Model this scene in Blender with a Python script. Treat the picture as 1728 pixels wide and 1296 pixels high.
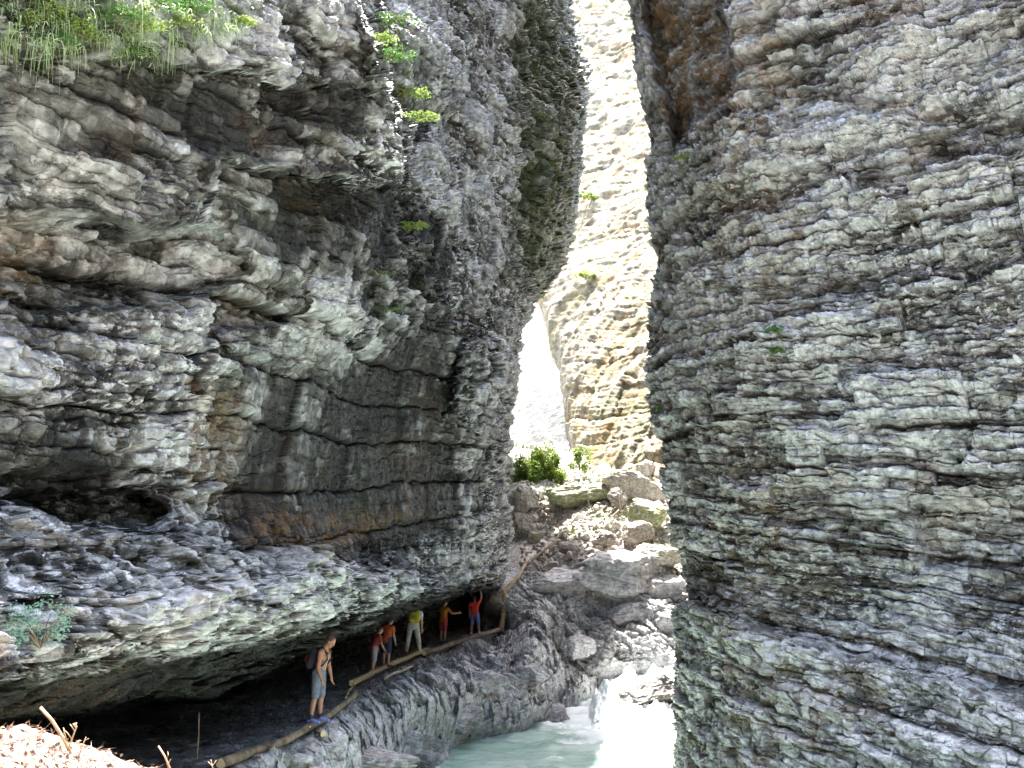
import bpy, bmesh, math, random
import numpy as np
from mathutils import Vector, Matrix, noise as mnoise

for o in list(bpy.data.objects): bpy.data.objects.remove(o)
scene = bpy.context.scene
col = scene.collection

# ------------------------------------------------------------------ camera
F = 1700.0
CAMZ = 6.0
PITCH = math.atan(285 / F)
cam_d = bpy.data.cameras.new('camera')
cam_d.sensor_width = 36; cam_d.lens = 36 * F / 1728
cam_d.clip_start = 0.05; cam_d.clip_end = 3000
cam = bpy.data.objects.new('camera', cam_d); col.objects.link(cam)
cam.location = (0, 0, CAMZ); cam.rotation_euler = (math.pi / 2 + PITCH, 0, 0)
scene.camera = cam

# ------------------------------------------------------------------ light
SUN = Vector((0.01, 0.34, 0.94)).normalized()
elev = math.asin(SUN.z); az = math.atan2(SUN.x, SUN.y)
world = bpy.data.worlds.new('World'); scene.world = world
world.use_nodes = True
nt = world.node_tree
bg = nt.nodes['Background']
sky = nt.nodes.new('ShaderNodeTexSky')
sky.sky_type = 'NISHITA'; sky.sun_disc = False
sky.sun_elevation = elev; sky.sun_rotation = az
sky.air_density = 1.0; sky.dust_density = 3.0; sky.ozone_density = 0.6
nt.links.new(sky.outputs[0], bg.inputs[0]); bg.inputs[1].default_value = 0.15
sd = bpy.data.lights.new('sun', 'SUN'); sd.energy = 5.0; sd.angle = math.radians(0.5); sd.color = (1, 0.95, 0.87)
so = bpy.data.objects.new('sun', sd); col.objects.link(so)
so.rotation_euler = SUN.to_track_quat('Z', 'Y').to_euler(); so.location = (0, 0, 80)
scene.view_settings.view_transform = 'Standard'; scene.view_settings.look = 'None'
scene.view_settings.exposure = 2.78; scene.view_settings.gamma = 1
scene.render.engine = 'CYCLES'
scene.cycles.max_bounces = 6; scene.cycles.diffuse_bounces = 4

# ------------------------------------------------------------------ basics
cp, sp = math.cos(PITCH), math.sin(PITCH)
def raydir(px, py):
    """world direction with unit Y for a photo pixel"""
    x = (px - 864) / F; y = -(py - 648) / F
    dy = cp - y * sp
    return x / dy, (sp + y * cp) / dy          # X per metre of Y, Z per metre of Y
def at(px, py, D):
    a, b = raydir(px, py)
    return Vector((a * D, D, CAMZ + b * D))
def depth_at_z(px, py, z):
    a, b = raydir(px, py)
    return (z - CAMZ) / b
def tag(o, label=None, cat=None, group=None, kind=None):
    if label: o['label'] = label
    if cat: o['category'] = cat
    if group: o['group'] = group
    if kind: o['kind'] = kind
    return o
def empty(name, loc, rz=0.0):
    o = bpy.data.objects.new(name, None); col.objects.link(o)
    o.empty_display_size = 0.2; o.location = loc; o.rotation_euler = (0, 0, rz); return o

def mesh_np(name, V, Fc, mat, parent=None, smooth=True, attrs=None):
    """V (n,3), Fc (m,4) or (m,3)"""
    me = bpy.data.meshes.new(name)
    V = np.asarray(V, dtype=np.float32); Fc = np.asarray(Fc, dtype=np.int32)
    n, k = Fc.shape
    me.vertices.add(len(V)); me.vertices.foreach_set('co', V.ravel())
    me.loops.add(n * k); me.loops.foreach_set('vertex_index', Fc.ravel())
    me.polygons.add(n)
    me.polygons.foreach_set('loop_start', np.arange(0, n * k, k, dtype=np.int32))
    me.polygons.foreach_set('use_smooth', np.full(n, smooth))
    me.update(calc_edges=True)
    for an, av in (attrs or {}).items():
        a = me.attributes.new(an, 'FLOAT', 'POINT'); a.data.foreach_set('value', np.asarray(av, dtype=np.float32).ravel())
    me.materials.append(mat)
    o = bpy.data.objects.new(name, me); col.objects.link(o)
    if parent: o.parent = parent
    return o
def grid_faces(r, c, flip=False):
    i = np.arange(r * c).reshape(r, c)
    f = np.stack([i[:-1, :-1], i[:-1, 1:], i[1:, 1:], i[1:, :-1]], -1).reshape(-1, 4)
    return f[:, ::-1] if flip else f

# ------------------------------------------------------------------ noise in numpy
def _h(x, y, z, seed):
    h = (x.astype(np.int64) * 374761393 + y.astype(np.int64) * 668265263 + z.astype(np.int64) * 2147483647 + seed * 974634777) & 0xFFFFFFFF
    h = ((h ^ (h >> 13)) * 1274126177) & 0xFFFFFFFF
    h = ((h ^ (h >> 16)) * 2246822519) & 0xFFFFFFFF
    return ((h ^ (h >> 15)) & 0xFFFFFF) / float(0xFFFFFF)
def vnoise(x, y, z, seed=0):
    x0 = np.floor(x); y0 = np.floor(y); z0 = np.floor(z)
    fx = x - x0; fy = y - y0; fz = z - z0
    fx = fx * fx * (3 - 2 * fx); fy = fy * fy * (3 - 2 * fy); fz = fz * fz * (3 - 2 * fz)
    r = 0
    for i in (0, 1):
        wx = fx if i else 1 - fx
        for j in (0, 1):
            wy = fy if j else 1 - fy
            for k in (0, 1):
                wz = fz if k else 1 - fz
                r = r + wx * wy * wz * _h(x0 + i, y0 + j, z0 + k, seed)
    return r * 2 - 1
def fbm(x, y, z, oct=4, seed=0, gain=0.5):
    r = 0; a = 1.0; f = 1.0
    for i in range(oct):
        r = r + a * vnoise(x * f + 13.7 * i, y * f - 7.1 * i, z * f + 3.3 * i, seed + i)
        a *= gain; f *= 2.03
    return r
def ss(a, b, x):
    t = np.clip((x - a) / (b - a), 0, 1); return t * t * (3 - 2 * t)
def tps(pts):
    P = np.array([(p[0] / 1000, p[1] / 1000) for p in pts]); v = np.array([p[2] for p in pts], float)
    def U(r2): return np.where(r2 > 1e-12, r2 * np.log(np.maximum(r2, 1e-12)), 0)
    n = len(P); d2 = ((P[:, None] - P[None]) ** 2).sum(-1)
    A = np.zeros((n + 3, n + 3)); A[:n, :n] = U(d2) + np.eye(n) * 1e-4
    A[:n, n] = 1; A[:n, n + 1:] = P; A[n, :n] = 1; A[n + 1:, :n] = P.T
    w = np.linalg.solve(A, np.concatenate([v, [0, 0, 0]]))
    def f(px, py):
        x = np.asarray(px, float) / 1000; y = np.asarray(py, float) / 1000
        r = w[n] + w[n + 1] * x + w[n + 2] * y
        for i in range(n): r = r + w[i] * U((x - P[i, 0]) ** 2 + (y - P[i, 1]) ** 2)
        return r
    return f
def polymask(px, py, poly, soft):
    """1 inside the polygon, 0 outside, smooth over soft"""
    d = np.full(px.shape, 1e9); inside = np.zeros(px.shape, bool)
    n = len(poly)
    for i in range(n):
        x1, y1 = poly[i]; x2, y2 = poly[(i + 1) % n]
        ex, ey = x2 - x1, y2 - y1
        t = np.clip(((px - x1) * ex + (py - y1) * ey) / (ex * ex + ey * ey + 1e-9), 0, 1)
        d = np.minimum(d, (px - x1 - t * ex) ** 2 + (py - y1 - t * ey) ** 2)
        c = ((y1 > py) != (y2 > py)) & (px < (x2 - x1) * (py - y1) / ((y2 - y1) if y2 != y1 else 1e-9) + x1)
        inside ^= c
    d = np.sqrt(d); d = np.where(inside, d, -d)
    return ss(-soft, soft, d)

def strata(s, z, q, T, W, seed, sharp=0.12, tilt=0.5):
    """bedded, jointed rock: returns (block offset -1..1, crevice 0..1, block tone 0..1)"""
    zz = z / T
    zz = zz + 0.42 * vnoise(zz * 0.61, zz * 0 + seed, zz * 0, seed) + 0.10 * vnoise(s / W * .8, zz * .5, q, seed + 5)
    l = np.floor(zz); f = zz - l
    j = s / W * (0.55 + 1.5 * _h(l, l * 0, l * 0, seed + 1)) + 17 * _h(l, l * 0 + 3, l * 0, seed + 2)
    j = j + 0.14 * vnoise(s / W * 1.3, z / T * .45, q, seed + 7)
    jj = np.floor(j); g = j - jj
    a = _h(l, jj, l * 0, seed + 3); b = _h(l, jj, l * 0, seed + 4)
    lay = _h(l, l * 0, l * 0 + 9, seed + 8)
    ez = np.minimum(f, 1 - f); eg = np.minimum(g, 1 - g) * W / T
    cre = np.maximum(np.exp(-ez / sharp), 0.4 * np.exp(-eg / (sharp * .8)))
    c = _h(l, jj, l * 0 + 5, seed + 6)
    off = (a - .5) * 1.5 + (lay - .5) * 1.0 + tilt * (b - .35) * (f - .5) * 1.6 + tilt * (c - .5) * (g - .5) * 2.2
    rnd = np.minimum(np.minimum(ez, eg), .16) / .16
    off = off + 0.12 * (np.sqrt(rnd) - 1)
    return off, cre, np.clip(.5 + .75 * (a - .5) + .4 * (lay - .5) + .45 * (b - .5), 0, 1)

def facets(x, y, z, seed, tilt=.9):
    """broken angular rock: each cell a tilted plane; returns (offset, crevice, tone)"""
    sh = x.shape; x = x.ravel().astype(np.float32); y = y.ravel().astype(np.float32); z = z.ravel().astype(np.float32)
    bx = np.floor(x - .5); by = np.floor(y - .5); bz_ = np.floor(z - .5)
    best = np.full(x.shape, 9.0, np.float32); sec = best.copy(); off = np.zeros_like(x); ton = np.zeros_like(x)
    for i in (0, 1):
        for j in (0, 1):
            for k in (0, 1):
                cx, cy, cz = bx + i, by + j, bz_ + k
                h1 = _h(cx, cy, cz, seed).astype(np.float32); h2 = _h(cx, cy, cz, seed + 1).astype(np.float32); h3 = _h(cx, cy, cz, seed + 2).astype(np.float32)
                dx = x - cx - .5 - (h1 - .5) * .8; dy = y - cy - .5 - (h2 - .5) * .8; dz = z - cz - .5 - (h3 - .5) * .8
                d = dx * dx + dy * dy + dz * dz
                h4 = (h1 * 7.13 + h2 * 3.71) % 1; h5 = (h2 * 5.31 + h3 * 9.17) % 1; h6 = (h3 * 4.37 + h1 * 8.91) % 1
                o = (h4 - .5) * 1.1 + tilt * ((h5 - .5) * (dx + dy) + (h6 - .62) * dz) * 1.8
                m = d < best
                sec = np.where(m, best, np.minimum(sec, d)); off = np.where(m, o, off); ton = np.where(m, h5, ton); best = np.where(m, d, best)
    cre = np.exp(-(np.sqrt(sec) - np.sqrt(best)) / .09)
    return off.reshape(sh), cre.reshape(sh), ton.reshape(sh)

# ------------------------------------------------------------------ materials
def newmat(name):
    m = bpy.data.materials.new(name); m.use_nodes = True
    return m, m.node_tree, m.node_tree.nodes['Principled BSDF']
def rgb(c): return (c[0], c[1], c[2], 1)
def nd(t, typ, **kw):
    n = t.nodes.new(typ)
    for k, v in kw.items():
        if k.startswith('i_'):
            n.inputs[k[2:].replace('_', ' ')].default_value = v
        else: setattr(n, k, v)
    return n
def mixc(t, fac, a, b, blend='MIX'):
    n = t.nodes.new('ShaderNodeMix'); n.data_type = 'RGBA'; n.blend_type = blend
    for idx, v in ((0, fac), (6, a), (7, b)):
        if hasattr(v, 'default_value') or hasattr(v, 'links'): t.links.new(v, n.inputs[idx])
        else: n.inputs[idx].default_value = v if idx == 0 else rgb(v)
    return n.outputs[2]
def ramp(t, fac, stops):
    n = t.nodes.new('ShaderNodeValToRGB'); e = n.color_ramp.elements
    while len(e) < len(stops): e.new(0.5)
    for i, (p, c) in enumerate(stops):
        e[i].position = p; e[i].color = rgb(c) if not isinstance(c, (int, float)) else (c, c, c, 1)
    t.links.new(fac, n.inputs[0]); return n.outputs[0]
def noisetex(t, vec, scale, detail=6, rough=.6, dist=0, out=0):
    n = t.nodes.new('ShaderNodeTexNoise'); n.inputs['Scale'].default_value = scale
    n.inputs['Detail'].default_value = detail; n.inputs['Roughness'].default_value = rough
    n.inputs['Distortion'].default_value = dist
    if vec is not None: t.links.new(vec, n.inputs['Vector'])
    return n.outputs[out]
def attr(t, name):
    n = t.nodes.new('ShaderNodeAttribute'); n.attribute_name = name; return n.outputs['Fac']

def rock_material(name, dark, mid, light, ochre=(.30, .17, .07), moss=(.06, .09, .025), lich=(.61, .615, .62), lichen_amt=.5, bump=.5, rough=.5, scale=1.0, gloss=.5):
    m, t, b = newmat(name)
    geo = t.nodes.new('ShaderNodeNewGeometry').outputs['Position']
    mp = nd(t, 'ShaderNodeMapping'); mp.inputs['Scale'].default_value = (1 * scale, 1 * scale, 1.7 * scale)
    t.links.new(geo, mp.inputs[0]); v = mp.outputs[0]
    mp2 = nd(t, 'ShaderNodeMapping'); mp2.inputs['Scale'].default_value = (2.2 * scale, 2.2 * scale, .25 * scale)
    t.links.new(geo, mp2.inputs[0]); vs = mp2.outputs[0]
    tone = attr(t, 'tone')
    n1 = noisetex(t, v, 1.1, 9, .68, .6)
    add = nd(t, 'ShaderNodeMath', operation='MULTIPLY_ADD'); t.links.new(tone, add.inputs[0]); add.inputs[1].default_value = .7
    t.links.new(n1, add.inputs[2])
    c = ramp(t, add.outputs[0], [(.38, dark), (.62, mid), (.98, light)])
    # vertical water streaks
    st = ramp(t, noisetex(t, vs, 1.6, 6, .6), [(.42, .35), (.58, 1.0)])
    c = mixc(t, .55, c, st, 'MULTIPLY')
    # fine mottling
    f = ramp(t, noisetex(t, v, 4.6, 7, .62), [(.34, .42), (.66, 1.4)])
    c = mixc(t, .85, c, f, 'MULTIPLY')
    # pale lichen crusts
    n3 = noisetex(t, v, 2.3, 10, .72, .3)
    n4 = ramp(t, n3, [(.53, 0.0), (.62, 1.0)])
    k = nd(t, 'ShaderNodeMath', operation='MULTIPLY'); t.links.new(n4, k.inputs[0]); k.inputs[1].default_value = lichen_amt
    k2 = nd(t, 'ShaderNodeMath', operation='MULTIPLY'); t.links.new(k.outputs[0], k2.inputs[0]); t.links.new(attr(t, 'lichen'), k2.inputs[1])
    c = mixc(t, k2.outputs[0], c, lich)
    n8 = ramp(t, noisetex(t, v, 3.6, 6, .66, .4), [(.55, 0.0), (.60, 1.0)])
    k = nd(t, 'ShaderNodeMath', operation='MULTIPLY'); t.links.new(n8, k.inputs[0]); t.links.new(attr(t, 'lichen'), k.inputs[1])
    k3 = nd(t, 'ShaderNodeMath', operation='MULTIPLY'); t.links.new(k.outputs[0], k3.inputs[0]); k3.inputs[1].default_value = lichen_amt * .9
    c = mixc(t, k3.outputs[0], c, tuple(min(.85, x * 1.15) for x in lich))
    # ochre stains
    n5 = ramp(t, noisetex(t, v, 1.7, 8, .7, .5), [(.42, 0.0), (.6, 1.0)])
    k = nd(t, 'ShaderNodeMath', operation='MULTIPLY'); t.links.new(n5, k.inputs[0]); t.links.new(attr(t, 'stain'), k.inputs[1])
    c = mixc(t, k.outputs[0], c, ochre)
    n6 = ramp(t, noisetex(t, v, 3.7, 8, .7, .2), [(.4, 0.0), (.56, 1.0)])
    k = nd(t, 'ShaderNodeMath', operation='MULTIPLY'); t.links.new(n6, k.inputs[0]); t.links.new(attr(t, 'moss'), k.inputs[1])
    c = mixc(t, k.outputs[0], c, moss)
    t.links.new(c, b.inputs['Base Color'])
    r = ramp(t, noisetex(t, v, 4, 5, .6), [(.35, rough - .14), (.65, rough + .25)])
    t.links.new(r, b.inputs['Roughness'])
    b.inputs['Specular IOR Level'].default_value = gloss
    bn = nd(t, 'ShaderNodeBump'); bn.inputs['Strength'].default_value = bump; bn.inputs['Distance'].default_value = .12
    h = noisetex(t, v, 4.5, 8, .66)
    vo = nd(t, 'ShaderNodeTexVoronoi'); vo.feature = 'DISTANCE_TO_EDGE'; vo.inputs['Scale'].default_value = 3.2; t.links.new(v, vo.inputs['Vector'])
    cr = ramp(t, vo.outputs['Distance'], [(0, 0.0), (.06, 1.0)])
    hm = nd(t, 'ShaderNodeMath', operation='MULTIPLY_ADD'); t.links.new(cr, hm.inputs[0]); hm.inputs[1].default_value = .18; t.links.new(h, hm.inputs[2])
    t.links.new(hm.outputs[0], bn.inputs['Height']); t.links.new(bn.outputs[0], b.inputs['Normal'])
    return m

def simple(name, c, rough=.7, var=.25, scale=8, bump=0, c2=None, spec=.3, trans=0):
    m, t, b = newmat(name)
    co = t.nodes.new('ShaderNodeTexCoord').outputs['Object']
    n = noisetex(t, co, scale, 6, .65)
    lo = c2 if c2 else tuple(x * (1 - var) for x in c); hi = tuple(min(1, x * (1 + var)) for x in c)
    t.links.new(ramp(t, n, [(.32, lo), (.68, hi)]), b.inputs['Base Color'])
    b.inputs['Roughness'].default_value = rough; b.inputs['Specular IOR Level'].default_value = spec
    if bump:
        bn = nd(t, 'ShaderNodeBump'); bn.inputs['Strength'].default_value = bump; bn.inputs['Distance'].default_value = .02
        t.links.new(noisetex(t, co, scale * 3, 6, .7), bn.inputs['Height']); t.links.new(bn.outputs[0], b.inputs['Normal'])
    return m
def leafmat(name, c, c2, trans=.25):
    m, t, b = newmat(name)
    r = t.nodes.new('ShaderNodeNewGeometry').outputs['Random Per Island']
    t.links.new(ramp(t, r, [(0, c), (1, c2)]), b.inputs['Base Color'])
    b.inputs['Roughness'].default_value = .5; b.inputs['Specular IOR Level'].default_value = .35
    tr = nd(t, 'ShaderNodeBsdfTranslucent'); t.links.new(ramp(t, r, [(0, c), (1, c2)]), tr.inputs[0])
    mx = nd(t, 'ShaderNodeMixShader'); mx.inputs[0].default_value = trans
    t.links.new(b.outputs[0], mx.inputs[1]); t.links.new(tr.outputs[0], mx.inputs[2])
    t.links.new(mx.outputs[0], t.nodes['Material Output'].inputs[0])
    return m

M = {}
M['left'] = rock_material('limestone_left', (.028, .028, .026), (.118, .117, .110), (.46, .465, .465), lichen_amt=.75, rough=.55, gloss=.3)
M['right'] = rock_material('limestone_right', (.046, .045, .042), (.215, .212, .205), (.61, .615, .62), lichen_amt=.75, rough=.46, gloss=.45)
M['far'] = rock_material('limestone_far', (.17, .138, .088), (.235, .20, .135), (.33, .295, .22), ochre=(.27, .16, .06), lich=(.34, .31, .245), lichen_amt=.3, rough=.85, scale=.35, bump=.3, gloss=.15)
M['white'] = rock_material('limestone_white', (.33, .265, .155), (.47, .40, .27), (.64, .58, .45), ochre=(.50, .34, .15), lich=(.74, .70, .60), lichen_amt=.3, rough=.85, scale=.35, bump=.3, gloss=.15)
M['bank'] = rock_material('streamside_rock', (.036, .038, .044), (.155, .16, .175), (.44, .45, .48), lichen_amt=.5, rough=.36, gloss=.7, scale=1.4)
M['debris'] = rock_material('rubble_rock', (.14, .12, .11), (.33, .30, .275), (.54, .51, .48), moss=(.17, .23, .05), lichen_amt=.4, rough=.7, scale=1.5)

# ------------------------------------------------------------------ terrain
def spacing(segs):
    out = []
    for a, b, n in segs: out += list(np.linspace(a, b, n, endpoint=False))
    out.append(segs[-1][1]); return np.array(out)
def pix2world(PX, PY, D):
    x = (PX - 864) / F; y = -(PY - 648) / F; dy = cp - y * sp
    return np.stack([x / dy * D, D, CAMZ + (sp + y * cp) / dy * D], -1)
SURF = {}
def project(P):
    X, Y, Z = P[..., 0], P[..., 1], P[..., 2] - CAMZ
    d = Y * cp + Z * sp; u = -Y * sp + Z * cp
    return 864 + F * X / d, 648 - F * u / d
def reg_surf(name, P):
    P = P.reshape(-1, 3); x, y = project(P); SURF[name] = (x, y, P)
def surf(name, px, py, rad=5):
    """nearest visible point of a built surface seen at that place of the photograph"""
    x, y, P = SURF[name]; d = (x - px) ** 2 + (y - py) ** 2
    m = np.where(d < rad * rad)[0]
    i = int(np.argmin(d)) if len(m) == 0 else int(m[np.argmin(P[m, 1])])
    return Vector([float(v) for v in P[i]])
def ipl(tab, v):
    a = np.array(tab, float); return np.interp(v, a[:, 0], a[:, 1])

EL = [(-700, 965), (0, 957), (35, 968), (70, 979), (94, 979), (118, 994), (200, 990), (295, 981), (382, 967), (444, 951), (470, 935), (505, 906),
      (560, 886), (640, 872), (740, 862), (790, 866), (830, 862), (900, 868), (960, 858), (1005, 835), (1040, 831), (1500, 825)]
ER = [(-700, 1062), (0, 1070), (115, 1074), (146, 1081), (208, 1093), (260, 1102), (330, 1097), (417, 1103), (480, 1098), (560, 1092), (600, 1083),
      (680, 1095), (740, 1108), (800, 1120), (880, 1130), (930, 1143), (1000, 1160), (1012, 1158), (1030, 1140), (1100, 1138), (1180, 1142), (1240, 1145), (1296, 1140), (1700, 1130)]

# ---- left cliff
left_tps = tps([(-400, -500, .3), (-400, 300, .3), (-400, 900, .8), (-400, 1180, .3),
    (0, 0, .9), (0, 250, .3), (0, 430, -.1), (0, 700, .2), (0, 850, .1), (0, 1000, 1.0), (0, 1120, 1.7), (0, 1190, .2),
    (200, 100, .9), (200, 300, .6), (200, 600, .4), (200, 780, .3), (250, 890, .2), (250, 1060, 1.6), (250, 1130, .3), (250, 1170, -.4),
    (450, 80, .9), (450, 250, .8), (450, 420, .9), (450, 560, .7), (430, 760, .0), (430, 920, .2), (450, 1020, 1.2), (450, 1090, .1),
    (630, 80, 1.0), (650, 250, .9), (620, 420, 1.1), (600, 600, .35), (600, 800, -.3), (620, 930, -.1), (620, 1000, .5), (620, 1050, .1),
    (740, 100, 1.0), (740, 300, .8), (740, 480, .7), (740, 700, .1), (740, 900, .1), (740, 980, .2),
    (830, -400, .9), (830, 100, .9), (830, 300, .9), (830, 500, .9), (830, 700, .6), (830, 950, .3),
    (920, -400, 1.9), (920, 100, 1.6), (950, 100, 2.1), (985, 150, 3.0), (960, 350, 2.3), (900, 480, .9), (865, 750, .4)])
LP = [  # polygon, metres out of the wall, softness in pixels
 ([(-450,-600),(560,-600),(600,20),(640,90),(650,160),(688,200),(680,310),(520,290),(360,270),(330,380),(200,400),(60,360),(-450,380)], 'slab', 12),
 ([(-450,-600),(600,-600),(640,100),(640,155),(480,140),(380,120),(250,105),(190,90),(60,80),(-450,60)], .42, 8),
 ([(340,272),(690,312),(640,380),(560,470),(430,480),(360,400)], .35, 22),
 ([(500,480),(555,475),(605,540),(600,600),(500,620),(400,600),(380,560),(500,540)], .3, 7),
 ([(-450,500),(100,520),(220,515),(330,525),(360,600),(440,650),(430,760),(400,830),(300,840),(250,790),(-450,790)], .3, 9),
 ([(-450,360),(100,380),(340,400),(400,460),(330,500),(100,490),(-450,480)], -.35, 12),
 ([(40,830),(130,822),(240,838),(262,868),(240,892),(110,880)], -.9, 9),
 ([(-450,780),(30,830),(130,885),(300,900),(400,940),(440,1000),(500,930),(560,920),(600,960),(700,960),(760,1000),(650,1030),(560,1060),(450,1080),(350,1095),(250,1120),(120,1130),(0,1160),(-450,1180)], .6, 16),
 ([(-450,1330),(0,1218),(200,1190),(350,1174),(420,1146),(470,1116),(525,1092),(640,1052),(700,1030),(760,1006),(800,1000),(850,1000),(1000,1000),(1000,1700),(-450,1700)], -3.6, 12),
 ([(700,215),(735,230),(765,300),(778,420),(790,520),(720,520),(700,400)], .35, 14),
 ([(600,20),(680,20),(740,60),(768,120),(760,180),(700,200),(650,150)], .5, 18),
 ([(770,0),(890,0),(880,130),(865,250),(860,400),(880,480),(880,560),(860,720),(850,900),(800,900),(780,700),(790,500)], .25, 22),
 ([(770,580),(830,575),(850,700),(840,760),(770,700)], .35, 8),
 ([(870,-600),(895,-600),(885,130),(872,300),(872,420),(862,420),(858,250),(866,100)], .1, 16),
 ([(600,480),(660,480),(700,560),(690,700),(600,720),(560,660)], -.1, 20),
]
def build_left():
    a = spacing([(-.42, 0, 26), (0, 1, 680)])
    py = spacing([(-520, -24, 34), (-24, 1306, 860), (1306, 1420, 6)])
    A, PY = np.meshgrid(a, py)
    E = ipl(EL, PY); PX = A * E
    fr = np.minimum(1, np.maximum(0, A)) ** 1
    base0 = 8.78 / (.2 - (PX - 864) / F)
    # noise warp of the feature outlines (metre-sized wobble)
    w0 = pix2world(PX, PY, base0)
    wx = fbm(w0[..., 1] * .9, w0[..., 2] * .9, w0[..., 0] * .9, 4, 11) * 9 * (20 / base0) ** .5
    wy = fbm(w0[..., 1] * .9, w0[..., 2] * 1.3, w0[..., 0] * .9, 4, 31) * 6 * (20 / base0) ** .5
    o = left_tps(PX, PY)
    for poly, amt, soft in LP:
        m = polymask(PX + wx, PY + wy, poly, soft)
        if amt == 'slab': amt = .25 + 1.35 * np.clip(PX, 0, 690) / 680
        o = o + m * amt
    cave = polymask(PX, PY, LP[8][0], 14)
    e = np.clip((E - PX) / 60, 0, 1)
    o = o - 1.5 * (1 - np.sqrt(np.maximum(0, 1 - (1 - e) ** 2)))
    D = (8.78 - o) / np.maximum(.03, .2 - (PX - 864) / F)
    D = np.clip(D, 6, 75)
    P = pix2world(PX, PY, D)
    # the flank turning away into the gorge
    k = (E[:, -1] - 864) / F - .32
    W = [P]
    for i in range(1, 15):
        st = (i * .5 + .09 * i * i)
        Q = P[:, -1:].copy(); Q[..., 0] += (k * st)[:, None]; Q[..., 1] += st
        W.append(Q)
    P = np.concatenate(W, 1)
    # plateau behind the top row
    T = []
    for i in range(6, 0, -1):
        Q = P[:1].copy(); Q[..., 0] -= i * 2.5; Q[..., 1] += i * .8; Q[..., 2] += i * .7; T.append(Q)
    P = np.concatenate(T + [P], 0)
    ext = lambda G: np.concatenate([np.repeat(np.concatenate([G, np.repeat(G[:, -1:], 14, 1)], 1)[:1], 6, 0), np.concatenate([G, np.repeat(G[:, -1:], 14, 1)], 1)], 0)
    PXe, PYe, cv = ext(PX), ext(PY), ext(cave)
    X, Y, Z = P[..., 0], P[..., 1], P[..., 2]
    s = .98 * Y + .2 * X; q = .98 * X - .2 * Y
    zz = Z - .08 * s + .16 * fbm(s * .16, Z * .2, q * .3, 3, 3)
    fin = polymask(PXe, PYe, [(868,-600),(1050,-600),(1050,500),(905,520),(868,470)], 30)
    colm = np.maximum(fin, .75 * polymask(PXe, PYe, [(740,-600),(900,-600),(900,600),(760,520)], 40))
    smoothz = polymask(PXe, PYe, [(400,620),(560,610),(700,560),(760,620),(790,880),(620,930),(430,900)], 40)
    smoothz = np.maximum(smoothz, .7 * polymask(PXe, PYe, [(350,280),(680,320),(600,480),(400,480)], 20)) 
    smoothz = np.maximum(smoothz, .55 * polymask(PXe, PYe, [(-450,130),(300,130),(430,180),(440,260),(200,260),(-450,230)], 20))
    rough = polymask(PXe, PYe, LP[7][0], 30)
    und = polymask(PXe, PYe, [(-450,1190),(0,1165),(150,1140),(300,1120),(380,1098),(470,1078),(560,1060),(640,1030),(700,1010),(760,990),(800,985),(900,1000),(900,1500),(-450,1500)], 14)  # undercut and cave, where shade is put into the tone (with cv)
    b1, c1, t1 = strata(s, zz, q, 1.35, 3.2, 1, .03, .3)
    b2, c2, t2 = strata(s, zz, q, .46, 1.1, 2, .05, .7)
    b3, c3, t3 = strata(s + .4 * Z, zz + .06 * s, q, .17, .4, 3, .08, .9)
    n = fbm(s * .5, Z * .6, q * .5, 3, 40)
    nf = fbm(s * 4.1, Z * 4.6, q * 4.1, 5, 50, .66)
    rid = 1 - np.abs(fbm(s * 1.1, Z * 1.4, q * 1.1, 4, 60, .6))
    amp = ss(-.5, .7, fbm(s * .33, Z * .5, q * .3, 2, 80))
    amp2 = ss(-.4, .5, fbm(s * .5 + 9, Z * .6, q * .3, 3, 90))
    sm = 1 - .72 * smoothz
    d = .22 * b1 * (1 - .45 * smoothz) * (1 - .5 * colm) * (1 - .8 * fin) + .20 * b2 * (.35 + .8 * amp) * sm * (1 - .6 * rough) * (1 - .4 * colm) * (1 - .5 * fin) + .12 * b3 * (.2 + amp2) * sm * (1 + .5 * rough) * (1 - .7 * colm)
    d = d - (.20 * c1 + .10 * c2 * sm + .04 * c3 * sm) * (1 - .5 * colm)
    d = d + .09 * n * (1 - .6 * fin) + .045 * nf * (sm + rough) * (1 - .8 * colm) + .06 * (rid - .6) * (1 - smoothz * .6) * (1 - .8 * fin)
    # upright ribs on the fin and the columns beside it
    vr = fbm(s * 1.5, Z * .14, q * .6, 4, 120, .6)
    f1, g1, h1 = facets(s / .62 + .3 * n, Z / .42, q / .62, 400)
    f2, g2, h2 = facets(s / .26, Z / .19, q / .26, 410)
    brk = np.clip(rough * 1.0 + .42 - .1 * colm, 0, 1.1) * (1 - .6 * smoothz) * (1 - .8 * fin)
    d = d + brk * ((.17 + .10 * rough) * f1 - .08 * g1 + (.07 + .03 * rough) * f2 - .03 * g2)
    d = d + colm * (1 - .5 * fin) * (.34 * (1 - np.abs(vr)) - .2)
    blob = fbm(s * 1.7, Z * 1.7, q * 1.7, 3, 140)
    d = d + rough * .16 * (1 - np.abs(blob) * 2)
    d = d + fin * (.14 * b1 + .18 * b2 + .07 * b3 - .08 * c1 - .06 * c2 + .08 * f1 + .06 * fbm(s * 5, Z * .5, q * 5, 3, 195))
    nb = np.array([.96, -.28, .05])
    P = P + d[..., None] * nb
    P[..., 2] += .07 * fbm(s * 2, Z * 2, q * 2, 3, 150) + .05 * (t2 - .5)
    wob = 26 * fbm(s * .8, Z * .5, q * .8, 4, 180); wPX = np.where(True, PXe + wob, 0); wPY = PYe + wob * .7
    dk = polymask(wPX, wPY, [(350,290),(690,320),(760,430),(765,560),(740,700),(780,880),(620,950),(430,940),(430,760),(450,650),(600,625),(612,540),(570,470),(380,450)], 16)
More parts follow.
